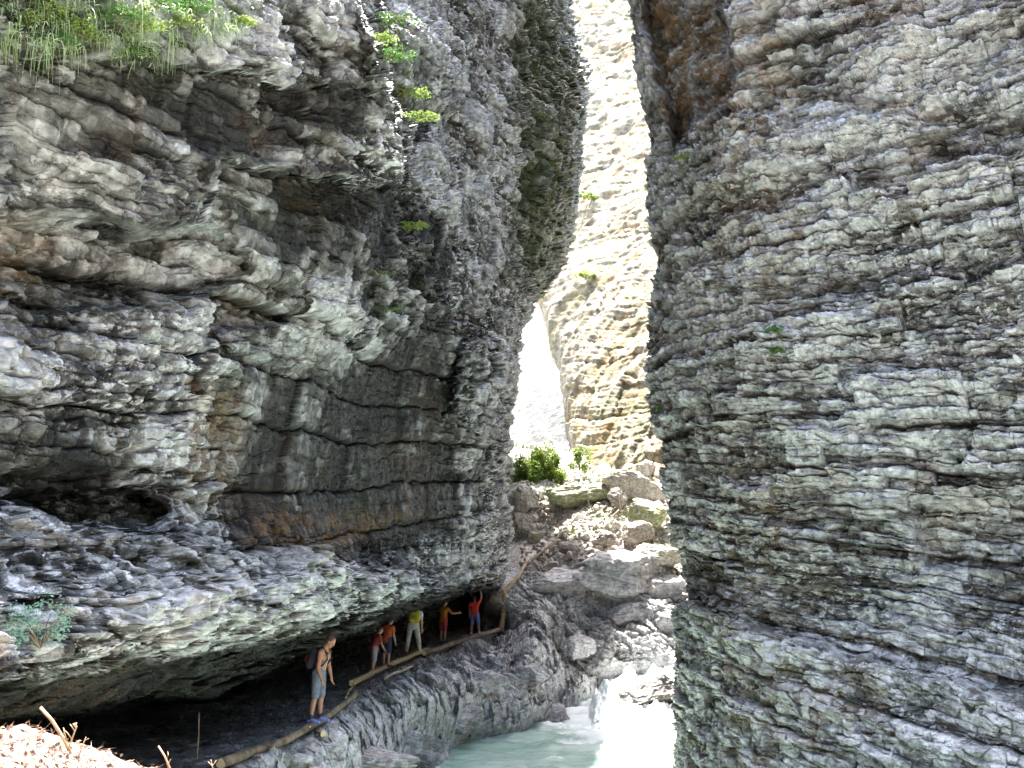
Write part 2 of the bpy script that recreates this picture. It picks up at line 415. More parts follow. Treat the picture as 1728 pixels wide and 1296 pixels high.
    dk2 = polymask(wPX, wPY, [(-450,350),(100,370),(350,400),(470,470),(490,540),(330,515),(100,520),(-450,520)], 20) + polymask(wPX, wPY, [(-450,700),(60,690),(240,800),(300,870),(120,880),(0,820),(-450,800)], 20) + polymask(wPX, wPY, [(300,120),(640,160),(640,200),(520,240),(380,200)], 16)
    vr2 = fbm(s * 2.2, Z * .25, q, 3, 190)
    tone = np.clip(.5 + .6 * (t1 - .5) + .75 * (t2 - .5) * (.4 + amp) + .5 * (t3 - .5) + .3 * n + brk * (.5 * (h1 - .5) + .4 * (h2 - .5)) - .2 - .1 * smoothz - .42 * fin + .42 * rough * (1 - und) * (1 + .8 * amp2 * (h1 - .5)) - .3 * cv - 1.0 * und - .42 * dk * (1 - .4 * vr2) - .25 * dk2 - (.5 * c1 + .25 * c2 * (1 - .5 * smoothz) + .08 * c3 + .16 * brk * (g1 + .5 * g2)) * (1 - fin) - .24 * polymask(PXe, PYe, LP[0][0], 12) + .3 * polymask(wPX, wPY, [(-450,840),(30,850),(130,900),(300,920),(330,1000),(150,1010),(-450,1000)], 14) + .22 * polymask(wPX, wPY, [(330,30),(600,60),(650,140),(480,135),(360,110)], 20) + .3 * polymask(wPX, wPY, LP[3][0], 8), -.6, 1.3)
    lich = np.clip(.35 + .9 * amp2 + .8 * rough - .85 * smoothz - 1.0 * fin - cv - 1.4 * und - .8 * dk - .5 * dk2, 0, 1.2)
    stain = np.clip(ss(.1, .9, fbm(s * .4, Z * .5, q, 3, 160)) * .12 + .4 * polymask(PXe, PYe, [(-100,340),(60,380),(60,480),(-100,520)], 30) + .35 * polymask(PXe, PYe, [(320,640),(420,660),(400,840),(300,830)], 25)
                    + .4 * polymask(PXe, PYe, [(440,870),(700,860),(600,930),(420,930)], 20), 0, 1)
    moss = np.clip(.14 * ss(0, .8, fbm(s * .7, Z * .7, q, 3, 170)) + .7 * fin + .6 * polymask(PXe, PYe, [(-300,-500),(480,-500),(420,40),(250,100),(-300,90)], 25) + .55 * polymask(PXe, PYe, [(610,20),(700,60),(720,200),(660,200)], 20)
                   + .05 * rough + .35 * polymask(PXe, PYe, [(850,600),(900,600),(880,850),(850,850)], 10), 0, 1)
    reg_surf('left', P)
    r, c = X.shape
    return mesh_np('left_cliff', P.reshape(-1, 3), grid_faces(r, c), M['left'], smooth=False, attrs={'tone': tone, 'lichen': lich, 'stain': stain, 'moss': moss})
tag(build_left(), kind='structure')

# ---- right cliff
right_tps = tps([(1100, -500, 0), (1100, 300, 0), (1100, 900, 0), (1100, 1300, 0), (1250, 100, .6), (1250, 400, .7), (1250, 800, .5), (1260, 980, .3), (1250, 1250, .7),
    (1450, -400, .9), (1450, 100, .9), (1450, 400, .6), (1450, 800, .4), (1450, 1000, .0), (1450, 1250, 1.0), (1700, 50, 1.0), (1700, 400, .8), (1700, 700, .5), (1700, 900, -.2), (1700, 1020, .0), (1700, 1250, 1.2), (2200, -400, 1), (2200, 600, 1), (2200, 1400, 1.5)])
RP = [
 ([(1095,-600),(1180,-600),(1212,0),(1246,100),(1238,190),(1175,215),(1140,262),(1118,150),(1095,60)], -2.6, 10),
 ([(1150,215),(1240,190),(1330,190),(1340,290),(1250,330),(1150,300)], .45, 16),
 ([(1000,1008),(1200,1018),(1300,1078),(1500,1125),(1800,1190),(2400,1250),(2400,1800),(1000,1800)], .85, 16),
 ([(1540,850),(2300,800),(2300,960),(1560,950)], -.7, 18),
 ([(1300,700),(1420,720),(1450,800),(1330,790)], .3, 16),
 ([(1240,570),(1340,560),(1400,620),(1300,680),(1240,640)], .35, 14),
 ([(1340,150),(1728,190),(2300,180),(2300,215),(1600,215),(1350,180)], -.35, 8),
 ([(1270,890),(1380,905),(1420,990),(1290,960)], .4, 12),
]
def build_right():
    a = spacing([(0, 1, 620), (1, 1.9, 30)])
    py = spacing([(-600, -24, 36), (-24, 1306, 900), (1306, 1420, 6)])
    A, PY = np.meshgrid(a, py)
    E = ipl(ER, PY); PX = E + A * (1745 - E)
    base0 = 35.6 / ((PX - 864) / F + 1.108)
    w0 = pix2world(PX, PY, base0)
    wx = fbm(w0[..., 0] * .9, w0[..., 2] * .9, w0[..., 1] * .9, 4, 211) * 14
    wy = fbm(w0[..., 0] * .7, w0[..., 2] * 1.3, w0[..., 1] * .9, 4, 231) * 11
    o = right_tps(PX, PY)
    for poly, amt, soft in RP: o = o + amt * polymask(PX + wx, PY + wy, poly, soft)
    e = np.clip((PX - E) / 170, 0, 1)
    o = o - 3.2 * (1 - np.sqrt(np.maximum(0, 1 - (1 - e) ** 2)))
    D = np.clip((35.6 - 1.487 * o) / ((PX - 864) / F + 1.108), 8, 60)
    P = pix2world(PX, PY, D)
    k = (E[:, 0] - 864) / F + .28
    W = []
    for i in range(14, 0, -1):
        st = i * .5 + .09 * i * i
        Q = P[:, :1].copy(); Q[..., 0] += (k * st)[:, None]; Q[..., 1] += st; W.append(Q)
    P = np.concatenate(W + [P], 1)
    T = []
    for i in range(6, 0, -1):
        Q = P[:1].copy(); Q[..., 1] += i * 2.5; Q[..., 0] += i * 2; Q[..., 2] += i * .6; T.append(Q)
    P = np.concatenate(T + [P], 0)
    def ext(G):
        G = np.concatenate([np.repeat(G[:, :1], 14, 1), G], 1); return np.concatenate([np.repeat(G[:1], 6, 0), G], 0)
    PXe, PYe = ext(PX), ext(PY)
    X, Y, Z = P[..., 0], P[..., 1], P[..., 2]
    s = .74 * X - .67 * Y; q = .67 * X + .74 * Y
    apron = polymask(PXe, PYe, RP[2][0], 20)
    zz = Z + (.03 + .12 * ss(500, 1200, PYe)) * (s + 11) + .10 * fbm(s * .2, Z * .25, q * .3, 3, 203)
    alc = polymask(PXe, PYe, RP[0][0], 22)
    b1, c1, t1 = strata(s, zz, q, 1.05, 4.5, 21, .03, .6)
    b2, c2, t2 = strata(s, zz + .10 * fbm(s * .6, Z * .8, q * .6, 3, 402) * .7, q, .29, 1.5, 22, .05, .8)
    b3, c3, t3 = strata(s, zz + .07 * fbm(s * 1.1, Z * 1.3, q, 3, 401), q, .16, .6, 23, .08, .9)
    b4, c4, t4 = strata(s, zz, q, .07, .3, 24, .2, .8)
    n = fbm(s * .45, Z * .6, q * .5, 3, 240)
    nf = fbm(s * 4.2, Z * 6, q * 4.2, 5, 250, .66)
    amp = ss(-.6, .6, fbm(s * .33, Z * .7, q * .3, 2, 280))
    amp2 = ss(-.5, .5, fbm(s * .7 + 9, Z * .9, q * .3, 3, 290))
    sm = (1 - .45 * apron) * (1 - .5 * alc)
    f1, g1, h1 = facets(s / .75 + .3 * n, zz / .27, q / .75, 430)
    f2, g2, h2 = facets(s / .33, zz / .15, q / .33, 440)
    d = .25 * b1 + .22 * b2 * (.3 + 1.0 * amp) * sm + .08 * b3 * (.3 + .9 * amp2) * sm + .17 * f1 - .07 * g1 + .07 * f2 - .02 * g2
    d = d - (.18 * c1 + .12 * c2 + .06 * c3 + .01 * c4) * sm
    blob = fbm(s * 2.1, Z * 3.0, q * 2.1, 3, 340)
    d = d + .16 * n + .04 * nf + .05 * (1 - 2.2 * np.abs(blob))
    lf = ss(330, 80, PXe - ipl(ER, PYe))
    d = d + lf * .12 * (1 - 2 * np.abs(fbm(s * 1.6, Z * .5, q * 1.6, 4, 350, .6)))
    P = P + d[..., None] * np.array([-.6, -.8, .06])
    P[..., 2] += .06 * fbm(s * 2, Z * 2, q * 2, 3, 360) + .05 * (t3 - .5)
    tone = np.clip(.48 + .5 * (t1 - .5) + .75 * (t2 - .5) + .4 * (t3 - .5) + .5 * (h1 - .5) + .4 * (h2 - .5) - .35 * c1 - .22 * c2 - .1 * c3 - .12 * g1 + .10 + .3 * n - .55 * alc + .05 * apron - .03 * lf, 0, 1.3)
    lich = np.clip(.45 + .9 * amp2 + .4 * (t2 - .5) - alc, 0, 1.3)
    stain = np.clip(.6 * alc + .4 * polymask(PXe, PYe, [(1180,-600),(1330,-600),(1330,200),(1240,260),(1240,60)], 40) + .3 * ss(0, .9, fbm(s * .5, Z * .4, q, 3, 370)) + .25 * lf, 0, 1)
    moss = np.clip(.15 * lf + .12 * ss(0, .8, fbm(s * .6, Z * .6, q, 3, 380)) * (.5 + apron) + .4 * polymask(PXe, PYe, [(1140,1005),(1230,1020),(1230,1080),(1150,1060)], 20) + .4 * polymask(PXe, PYe, [(1130,240),(1200,220),(1180,300),(1130,300)], 15), 0, 1)
    reg_surf('right', P)
    r, c = X.shape
    return mesh_np('right_cliff', P.reshape(-1, 3), grid_faces(r, c), M['right'], smooth=False, attrs={'tone': tone, 'lichen': lich, 'stain': stain, 'moss': moss})
tag(build_right(), kind='structure')

# ---- the sunlit walls further up the gorge
def build_far(name, edge, pxr, pyr, ncol, nrow, pts, seed, mossy, wrap=True):
    f = tps([(a, b, 1000.0 / c) for a, b, c in pts])
    a = np.linspace(0, 1, ncol); py = np.linspace(pyr[0], pyr[1], nrow)
    A, PY = np.meshgrid(a, py)
    E = ipl(edge, PY); PX = E + A * (pxr - E)
    D = 1000.0 / np.maximum(f(PX, PY), 4)
    e = np.clip((PX - E) / 30, 0, 1); D = D + 5 * (1 - np.sqrt(np.maximum(0, 1 - (1 - e) ** 2)))
    P = pix2world(PX, PY, D)
    k = (E[:, 0] - 864) / F + .35
    W = []
    for i in range(8, 0, -1):
        Q = P[:, :1].copy(); Q[..., 0] += (k * i * 1.5)[:, None]; Q[..., 1] += i * 1.5; W.append(Q)
    P = np.concatenate(W + [P], 1)
    ex = lambda G: np.concatenate([np.repeat(G[:, :1], 8, 1), G], 1)
    PXe, PYe = ex(PX), ex(PY)
    X, Y, Z = P[..., 0], P[..., 1], P[..., 2]
    s = X * .8 - Y * .6; q = X * .6 + Y * .8
    zz = Z + .12 * s + .8 * fbm(s * .1, Z * .1, q * .1, 3, seed)
    b1, c1, t1 = strata(s, zz, q, 2.4, 7, seed + 1, .06, .3)
    b2, c2, t2 = strata(s, zz, q, .8, 7, seed + 2, .08, .5)
    b3, c3, t3 = strata(s, zz, q, .33, 3.5, seed + 3, .12, .6)
    n = fbm(s * .22, Z * .12, q * .2, 4, seed + 4, .55)
    d = .22 * b1 + .14 * b2 + .08 * b3 - .12 * c1 - .08 * c2 - .04 * c3 + .4 * n + .05 * fbm(s * 2, Z * 2, q * 2, 3, seed + 6)
    d = d + .45 * (1 - 2 * np.abs(fbm(s * .35, Z * .07, q * .3, 3, seed + 7)))
    d = d * (.75 if mossy else .35)
    P = P + d[..., None] * np.array([-.55, -.75, .2])
    tone = np.clip((.55 if mossy else 1.2) + .5 * (t1 - .5) + .3 * (t2 - .5) + .25 * n, 0, 1.5)
    stain = np.clip(.7 * ss(-.3, .6, fbm(s * .25, Z * .12, q, 3, seed + 8)), 0, 1) * (1 if mossy else .3)
    moss = np.clip(mossy * .8 * ss(0, .7, fbm(s * .3, Z * .2, q, 4, seed + 9)), 0, 1)
    reg_surf(name, P)
    r, c = X.shape
    return tag(mesh_np(name, P.reshape(-1, 3), grid_faces(r, c), M['far' if mossy else 'white'], attrs={'tone': tone, 'lichen': np.full(X.shape, .7 if mossy else 1.2), 'stain': stain, 'moss': moss}), kind='structure')
EB = [(-300, 850), (470, 850), (500, 898), (512, 907), (560, 922), (640, 945), (700, 952), (760, 965), (830, 985)]
build_far('middle_cliff', EB, 1170, (-260, 850), 230, 760,
    [(850, -200, 190), (1000, -200, 180), (1150, -200, 165), (900, 100, 150), (1000, 100, 142), (1120, 100, 128), (920, 400, 112), (1000, 400, 104), (1120, 400, 90),
     (920, 560, 97), (1000, 560, 88), (1110, 560, 76), (970, 790, 77), (1050, 790, 68), (1130, 790, 62)], 500, .55)
EA = [(380, 790), (900, 790)]
build_far('far_cliff', EA, 1040, (400, 860), 200, 300,
    [(800, 400, 215), (1040, 400, 210), (900, 550, 165), (1000, 550, 160), (860, 700, 118), (1000, 700, 104), (860, 820, 92), (1000, 820, 88)], 540, 0.0)

# ---- stream bank, path and rubble slope
BK = []
def bz(px, py, z): BK.append((px, py, 1000.0 / depth_at_z(px, py, CAMZ + z)))
def bd(px, py, D): BK.append((px, py, 1000.0 / D))
for px, py in ((-100, 1400), (150, 1300), (150, 1500), (330, 1290), (300, 1240), (385, 1296), (450, 1262), (540, 1225), (600, 1183), (500, 1190), (400, 1200), (640, 1140), (720, 1103), (600, 1120), (845, 1064), (780, 1085), (760, 1050), (800, 1062), (690, 1080)): bz(px, py, -3.5)
bd(848, 1005, 47); bd(820, 1015, 47); bd(800, 1000, 50); bd(885, 955, 51); bd(860, 950, 53); bd(935, 915, 56); bd(880, 900, 58)
bz(480, 1296, -3.85); bz(600, 1240, -3.8); bz(600, 1296, -4.3); bz(560, 1400, -4.8); bz(700, 1296, -5.5)
bz(690, 1180, -3.9); bz(690, 1230, -4.6); bz(780, 1130, -3.9); bz(740, 1200, -4.5); bz(790, 1190, -4.8); bz(860, 1110, -3.9); bz(850, 1170, -4.8)
for px, py in ((745, 1300), (765, 1268), (850, 1243), (900, 1228), (955, 1205), (700, 1420)): bz(px, py, -6.1)
bz(720, 1350, -6.4); bz(830, 1275, -6.9); bz(960, 1240, -7.0); bz(1050, 1300, -7.5); bz(800, 1400, -7.6); bz(1150, 1240, -7.2)
bz(955, 1160, -5.2); bz(900, 1180, -5.1); bz(900, 1090, -3.5)
bd(880, 1040, 45.5); bd(900, 1000, 48); bd(900, 965, 51); bd(950, 1080, 45.5); bd(960, 1130, 43); bd(1020, 1110, 45); bd(1130, 1090, 46); bd(1050, 1060, 47)
bd(950, 1020, 48); bd(1000, 960, 50); bd(1100, 960, 50); bd(1100, 1020, 48.5); bd(1150, 1000, 49); bd(1000, 1010, 49)
bd(950, 930, 53); bd(1050, 930, 52.5); bd(1150, 930, 52); bd(1000, 880, 56.5); bd(1100, 880, 55.5); bd(930, 850, 61); bd(1000, 820, 63.5); bd(1080, 810, 63); bd(1150, 820, 61); bd(880, 820, 64)
bd(1000, 790, 70); bd(900, 780, 70); bd(1100, 785, 68); bd(1000, 740, 90); bd(860, 740, 84); bd(1150, 740, 80)
bz(1060, 1180, -6.4); bz(1020, 1150, -5.6); bz(1130, 1130, -5.0); bd(1250, 1000, 44); bd(1250, 850, 54)
bank_f = tps(BK)
def bankD(px, py): return 1000.0 / max(8.0, float(bank_f(np.array([px]), np.array([py]))[0]))
def build_bank():
    px = spacing([(-200, 280, 40), (280, 1175, 860), (1175, 1300, 20)]); py = spacing([(750, 1306, 560), (1306, 1480, 14)])
    PX, PY = np.meshgrid(px, py)
    D = 1000.0 / np.maximum(bank_f(PX, PY), 8)
    P = pix2world(PX, PY, D)
    X, Y, Z = P[..., 0], P[..., 1], P[..., 2]
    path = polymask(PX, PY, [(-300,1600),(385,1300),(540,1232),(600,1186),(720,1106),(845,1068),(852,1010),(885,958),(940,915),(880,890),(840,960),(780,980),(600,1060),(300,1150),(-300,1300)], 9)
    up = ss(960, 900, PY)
    zz = Z + .25 * X - .12 * Y
    b1, c1, t1 = strata(X + .8 * Y, zz, Y * .3, .75, 2.2, 71, .07, .9)
    b2, c2, t2 = strata(X + .8 * Y, zz + .2 * X, Y * .3, .27, .9, 72, .12, 1.0)
    n = fbm(X * .5, Y * .5, Z * .6, 4, 700, .55)
    rid = 1 - np.abs(fbm(X * .9, Y * .9, Z * 1.1, 4, 720, .58)) * 1.5
    nf = fbm(X * 4, Y * 4, Z * 4.5, 5, 730, .66)
    f1, g1, h1 = facets(X / .95 + .3 * n, Y / .95, Z / .75 + .25 * X, 460)
    f2, g2, h2 = facets(X / .36, Y / .36, Z / .28, 470)
    cob = 1 - 2.2 * np.abs(fbm(X * 2.1, Y * 1.5, Z * 2.1, 3, 740))
    d = .22 * b1 + .12 * b2 - .10 * c1 - .06 * c2 + .40 * n + .05 * (rid - .4) + .03 * nf + .30 * f1 - .10 * g1 + .10 * f2 - .03 * g2
    d = d * (1 - .9 * path) * (1 - .2 * up) + .05 * path * nf
    P = P + d[..., None] * np.array([.15, -.55, .62]) * np.clip(D / 34, .4, 1)[..., None]
    tone = np.clip(.58 + .3 * (t1 - .5) + .3 * (t2 - .5) + .5 * (h1 - .5) + .3 * (h2 - .5) + .3 * n + .25 * up - .7 * path * (1 - up) * ss(820, 770, PX) + .25 * path * ss(790, 830, PX), 0, 1.3)  # path under the overhang toned darker to stand for cave shade
    dirt = path * (1 - up)
    moss = np.clip(.75 * up * ss(-.15, .45, fbm(X * .35, Y * .25, Z * .3, 3, 750)) + .12, 0, 1) * (1 - path)
    r, c = X.shape
    reg_surf('bank', P)
    F4 = grid_faces(r, c)
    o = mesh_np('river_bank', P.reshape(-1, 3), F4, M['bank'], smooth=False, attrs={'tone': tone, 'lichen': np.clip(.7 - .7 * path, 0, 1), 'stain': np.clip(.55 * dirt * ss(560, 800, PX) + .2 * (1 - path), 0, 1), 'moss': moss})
    o.data.materials.append(M['debris'])
    mi = ((PY[:-1, :-1] + 18 * n[:-1, :-1]) < 965).astype(np.int32).ravel()
    o.data.polygons.foreach_set('material_index', mi)
    tag(o, kind='structure'); return P, px, py
BANKP, BPX, BPY = build_bank()
def bank_pt(px, py):
    i = int(np.argmin(abs(BPY - py))); j = int(np.argmin(abs(BPX - px))); return Vector([float(v) for v in BANKP[i, j]])

# ---- deep ground sheet out to the horizon
def ground_sheet():
    n = 60; g = np.sinh(np.linspace(-4.6, 4.6, n)) / np.sinh(4.6)
    X, Y = np.meshgrid(g * 900, g * 900)
    Z = CAMZ - 8.2 + .2 * fbm(X * .1, Y * .1, X * 0, 3, 5) 
    return tag(mesh_np('ground', np.stack([X, Y, Z], -1).reshape(-1, 3), grid_faces(n, n), M['debris'],
               attrs={'tone': np.full(X.shape, .5), 'lichen': np.full(X.shape, .3), 'stain': np.full(X.shape, .3), 'moss': np.full(X.shape, .1)}), kind='structure')
ground_sheet()

# ---- water
def water_material(name, foam_all=0.0):
    m, t, b = newmat(name)
    geo = t.nodes.new('ShaderNodeNewGeometry').outputs['Position']
    n = noisetex(t, geo, .9, 8, .65, 1.0)
    fo = attr(t, 'foam')
    a = nd(t, 'ShaderNodeMath', operation='ADD'); t.links.new(n, a.inputs[0]); t.links.new(fo, a.inputs[1])
    k = ramp(t, a.outputs[0], [(.62, 0.0), (.92, 1.0)])
    base = ramp(t, noisetex(t, geo, .35, 4, .5), [(.35, (.20, .33, .28)), (.65, (.36, .46, .41))])
    t.links.new(mixc(t, k, base, (.72, .76, .77)), b.inputs['Base Color'])
    rr = nd(t, 'ShaderNodeMapRange'); t.links.new(k, rr.inputs[0]); rr.inputs[3].default_value = .08; rr.inputs[4].default_value = .6
    t.links.new(rr.outputs[0], b.inputs['Roughness']); b.inputs['IOR'].default_value = 1.33
    bn = nd(t, 'ShaderNodeBump'); bn.inputs['Strength'].default_value = .5; bn.inputs['Distance'].default_value = .08
    mp = nd(t, 'ShaderNodeMapping'); mp.inputs['Scale'].default_value = (2.2, 4.5, 2); t.links.new(geo, mp.inputs[0])
    t.links.new(noisetex(t, mp.outputs[0], 1.3, 7, .65, .8), bn.inputs['Height']); t.links.new(bn.outputs[0], b.inputs['Normal'])
    return m
M['water'] = water_material('glacial_water')
def build_water():
    x = np.linspace(-14, 22, 260); y = np.linspace(9, 47, 320)
    X, Y = np.meshgrid(x, y); w = fbm(X * .9, Y * 1.6, X * 0, 4, 800, .6)
    fall = np.exp(-(((X - 4.2) / 3.2) ** 2 + ((Y - 38) / 4.5) ** 2))
    Z = np.full(X.shape, CAMZ - 6.0) + .07 * w * (1 + 2.5 * fall)
    foam = np.clip(-.16 + .75 * fall + .22 * np.abs(w) + .15 * np.exp(-((Y - 30) / 8) ** 2) * ss(1.5, 4, X), 0, 1)
    tag(mesh_np('water', np.stack([X, Y, Z], -1).reshape(-1, 3), grid_faces(320, 260), M['water'], attrs={'foam': foam}), kind='structure')
build_water()
def build_cascade():
    f = tps([(a, b, 1000.0 / c) for a, b, c in ((955, 1175, 40.3), (960, 1220, 37), (1060, 1225, 37.0), (1150, 1230, 36.6), (1000, 1150, 41.5), (1060, 1128, 43), (1145, 1108, 44.2), (1150, 1165, 41), (1060, 1175, 40), (1170, 1080, 47), (1040, 1100, 45.5))])
    px = np.linspace(935, 1180, 220); py = np.linspace(1085, 1262, 170)
    PX, PY = np.meshgrid(px, py); D = 1000.0 / f(PX, PY); P = pix2world(PX, PY, D)
    X, Y, Z = P[..., 0], P[..., 1], P[..., 2]
    top = ipl([(930, 1190), (950, 1178), (965, 1168), (1000, 1160), (1030, 1140), (1060, 1130), (1100, 1122), (1145, 1108), (1200, 1090)], PX)
    sink = ss(10, -6, PY - top) * 1.4 + ss(1010, 965, PX) * 1.6 + ss(1235, 1262, PY) * .6
    d = .26 * fbm(X * 1.9, Y * .9, Z * 1.0, 5, 820, .62) + .07 * fbm(X * 6, Y * 2, Z * 3, 3, 830)
    P[..., 2] += d - sink; P[..., 1] -= d * .6
    tag(mesh_np('cascade_water', P.reshape(-1, 3), grid_faces(170, 220), M['water'], attrs={'foam': .35 + .4 * np.abs(fbm(X * 2.2, Y * .8, Z * 1.2, 4, 840, .6))}), kind='structure')
build_cascade()

# ---- unseen slopes added behind the camera to block low sky light
def build_sky_blocker():
    th = np.linspace(math.radians(-195), math.radians(15), 150); v = np.linspace(0, 1, 50)
    T, Vv = np.meshgrid(th, v)
    R = 34 + 42 * Vv + 5 * fbm(np.cos(T) * 2, np.sin(T) * 2, Vv * 2, 4, 900)
    Z = CAMZ - 9 + 62 * Vv ** .85 + 2.5 * fbm(np.cos(T) * 8, np.sin(T) * 8, Vv * 8, 4, 910)
    P = np.stack([R * np.cos(T), R * np.sin(T) - 2, Z], -1)
    m = simple('sky_blocker_slope', (.055, .06, .05), .9, .5, .3)
    tag(mesh_np('sky_blocker', P.reshape(-1, 3), grid_faces(50, 150), m), kind='structure')
build_sky_blocker()

# ------------------------------------------------------------------ shape helpers
random.seed(7); RNG = np.random.default_rng(7)
def tube(pts, rads, n=10, rough=0.0, seed=0, close=True):
    """tapered tube along a polyline -> V, F(quads), capF"""
    pts = [Vector(p) for p in pts]; V = []; k = len(pts)
    ref = Vector((0, 0, 1))
    for i, p in enumerate(pts):
        t = (pts[min(k - 1, i + 1)] - pts[max(0, i - 1)]).normalized()
        r0 = ref if abs(t.dot(ref)) < .95 else Vector((1, 0, 0))
        a = t.cross(r0).normalized(); b = t.cross(a)
        for j in range(n):
            an = 2 * math.pi * j / n
            d = a * math.cos(an) + b * math.sin(an)
            r = rads[i] * (1 + rough * mnoise.noise(Vector((p.x * 3 + d.x * 1.5 + seed, p.y * 3 + d.y * 1.5, p.z * 3 + d.z * 1.5))))
            V.append(p + d * r)
    Fq = [(i * n + j, i * n + (j + 1) % n, (i + 1) * n + (j + 1) % n, (i + 1) * n + j) for i in range(k - 1) for j in range(n)]
    return V, Fq, [tuple(range(n))[::-1], tuple((k - 1) * n + j for j in range(n))]
class MB:
    def __init__(s): s.V = []; s.F = []; s.M = []
    def add(s, V, Fc, mi=0):
        b = len(s.V); s.V += [tuple(v) for v in V]; s.F += [tuple(i + b for i in f) for f in Fc]; s.M += [mi] * len(Fc)
    def tube(s, pts, rads, n=8, rough=0, seed=0, cap=0):
        V, Fq, C = tube(pts, rads, n, rough, seed); b = len(s.V); s.add(V, Fq)
        s.F += [tuple(i + b for i in f) for f in C]; s.M += [cap] * 2
    def build(s, name, mats, parent=None, smooth=True):
        me = bpy.data.meshes.new(name); me.from_pydata(s.V, [], s.F)
        for m in (mats if isinstance(mats, (list, tuple)) else [mats]): me.materials.append(m)
        me.polygons.foreach_set('material_index', s.M); me.polygons.foreach_set('use_smooth', [smooth and len(f) < 7 for f in s.F]); me.update()
        o = bpy.data.objects.new(name, me); col.objects.link(o)
        if parent: o.parent = parent
        return o
def localise(o, loc):
    loc = Vector(loc)
    o.data.transform(Matrix.Translation(-loc)); o.location = loc; return o

M['bark'] = simple('driftwood_bark', (.17, .125, .085), .85, .7, 4, .9)
M['wood_pale'] = simple('stripped_wood', (.30, .22, .12), .7, .3, 6, .4)
M['wood_grey'] = simple('bleached_wood', (.50, .42, .34), .8, .3, 6, .4)
M['cut'] = simple('cut_wood', (.60, .48, .30), .8, .15, 20)
M['twig'] = simple('dry_twig', (.50, .34, .20), .7, .3, 20)

# ------------------------------------------------------------------ logs that edge the path
def log(ptsA, r0, r1, mat, label, group='logs edging the path', name='log', bend=.06, seg=14, rough=.25, stubs=2):
    P = [Vector(p) for p in ptsA]; pts = []; rads = []
    tot = len(P) - 1
    for i in range(seg + 1):
        u = i / seg * tot; j = min(tot - 1, int(u)); f = u - j
        p = P[j].lerp(P[j + 1], f)
        w = math.sin(math.pi * i / seg)
        p += Vector((mnoise.noise(p * .6) * bend * w, 0, mnoise.noise(p * .6 + Vector((9, 0, 0))) * bend * w))
        pts.append(p); rads.append((r0 + (r1 - r0) * i / seg) * (1 + .08 * mnoise.noise(p * 4)))
    rads = [r * .8 for r in rads]; mb = MB(); mb.tube(pts, rads, 12, rough * 1.6, r0 * 100, cap=1)
    for k in range(stubs):
        i = random.randint(2, seg - 2); d = Vector((random.uniform(-.5, .5), random.uniform(-.6, -.1), random.uniform(.3, 1))).normalized()
        mb.tube([pts[i], pts[i] + d * rads[i] * 1.9], [rads[i] * .35, rads[i] * .25], 7, .1, cap=1)
    o = mb.build(name, [mat, M['cut']]); localise(o, P[0]); return tag(o, label, 'log', group)
def onpath(px, py, up=.1):
    p = surf('bank', px, py) if px > 838 else at(px, py, bankD(px, py)); p.z += up; return p
log([onpath(372, 1300), onpath(480, 1258), onpath(545, 1222), onpath(600, 1183, .16)], .10, .075, M['bark'], 'long brown log edging the path, nearest to the camera, below the shirtless man')
log([onpath(594, 1161, .12), onpath(660, 1128, .14), onpath(722, 1103, .16)], .105, .10, M['wood_pale'], 'yellowish stripped log edging the dark path beside the walker in white shorts')
log([onpath(716, 1108, .12), onpath(780, 1086, .14), onpath(846, 1064, .16)], .10, .14, M['bark'], 'brown log edging the path at the feet of the person in blue shorts')
log([onpath(843, 1068, .2), onpath(848, 1036, .2), onpath(852, 1003, .2)], .15, .11, M['wood_pale'], 'short pale log standing steeply at the bend of the path', stubs=3)
log([onpath(850, 1006, .15), onpath(870, 980, .15), onpath(887, 955, .15)], .11, .10, M['wood_pale'], 'pale log edging the climbing path just above its bend')
log([onpath(884, 957, .12), onpath(912, 934, .14), onpath(937, 914, .16)], .11, .09, M['bark'], 'uppermost dark log edging the path below the rubble')
log([onpath(650, 1148, .05), onpath(672, 1140, .12), onpath(694, 1130, .1)], .05, .04, M['wood_grey'], 'thin broken branch lying just under the stripped log', 'branches by the path', 'branch', stubs=1)
log([onpath(584, 1184, .1), onpath(591, 1172, .14), onpath(597, 1164, .2)], .03, .02, M['wood_pale'], 'short leaning stake between the two nearest path logs', 'branches by the path', 'branch', stubs=0)
p = onpath(536, 1238, .02); log([p, p + Vector((.16, -.25, .02))], .075, .075, M['bark'], 'short log stub with a pale cut end poking out under the nearest log', 'branches by the path', 'log_stub', stubs=0, seg=4)
mb = MB(); a = at(333, 1264, 16.5); b = at(336, 1203, 16.5); a.z -= .15; mb.tube([a, (a + b) / 2 + Vector((.01, 0, 0)), b], [.012, .011, .009], 7, .1)
tag(localise(mb.build('pole', M['bark']), a), 'thin upright wooden pole standing in the dark hollow under the cliff', 'pole')

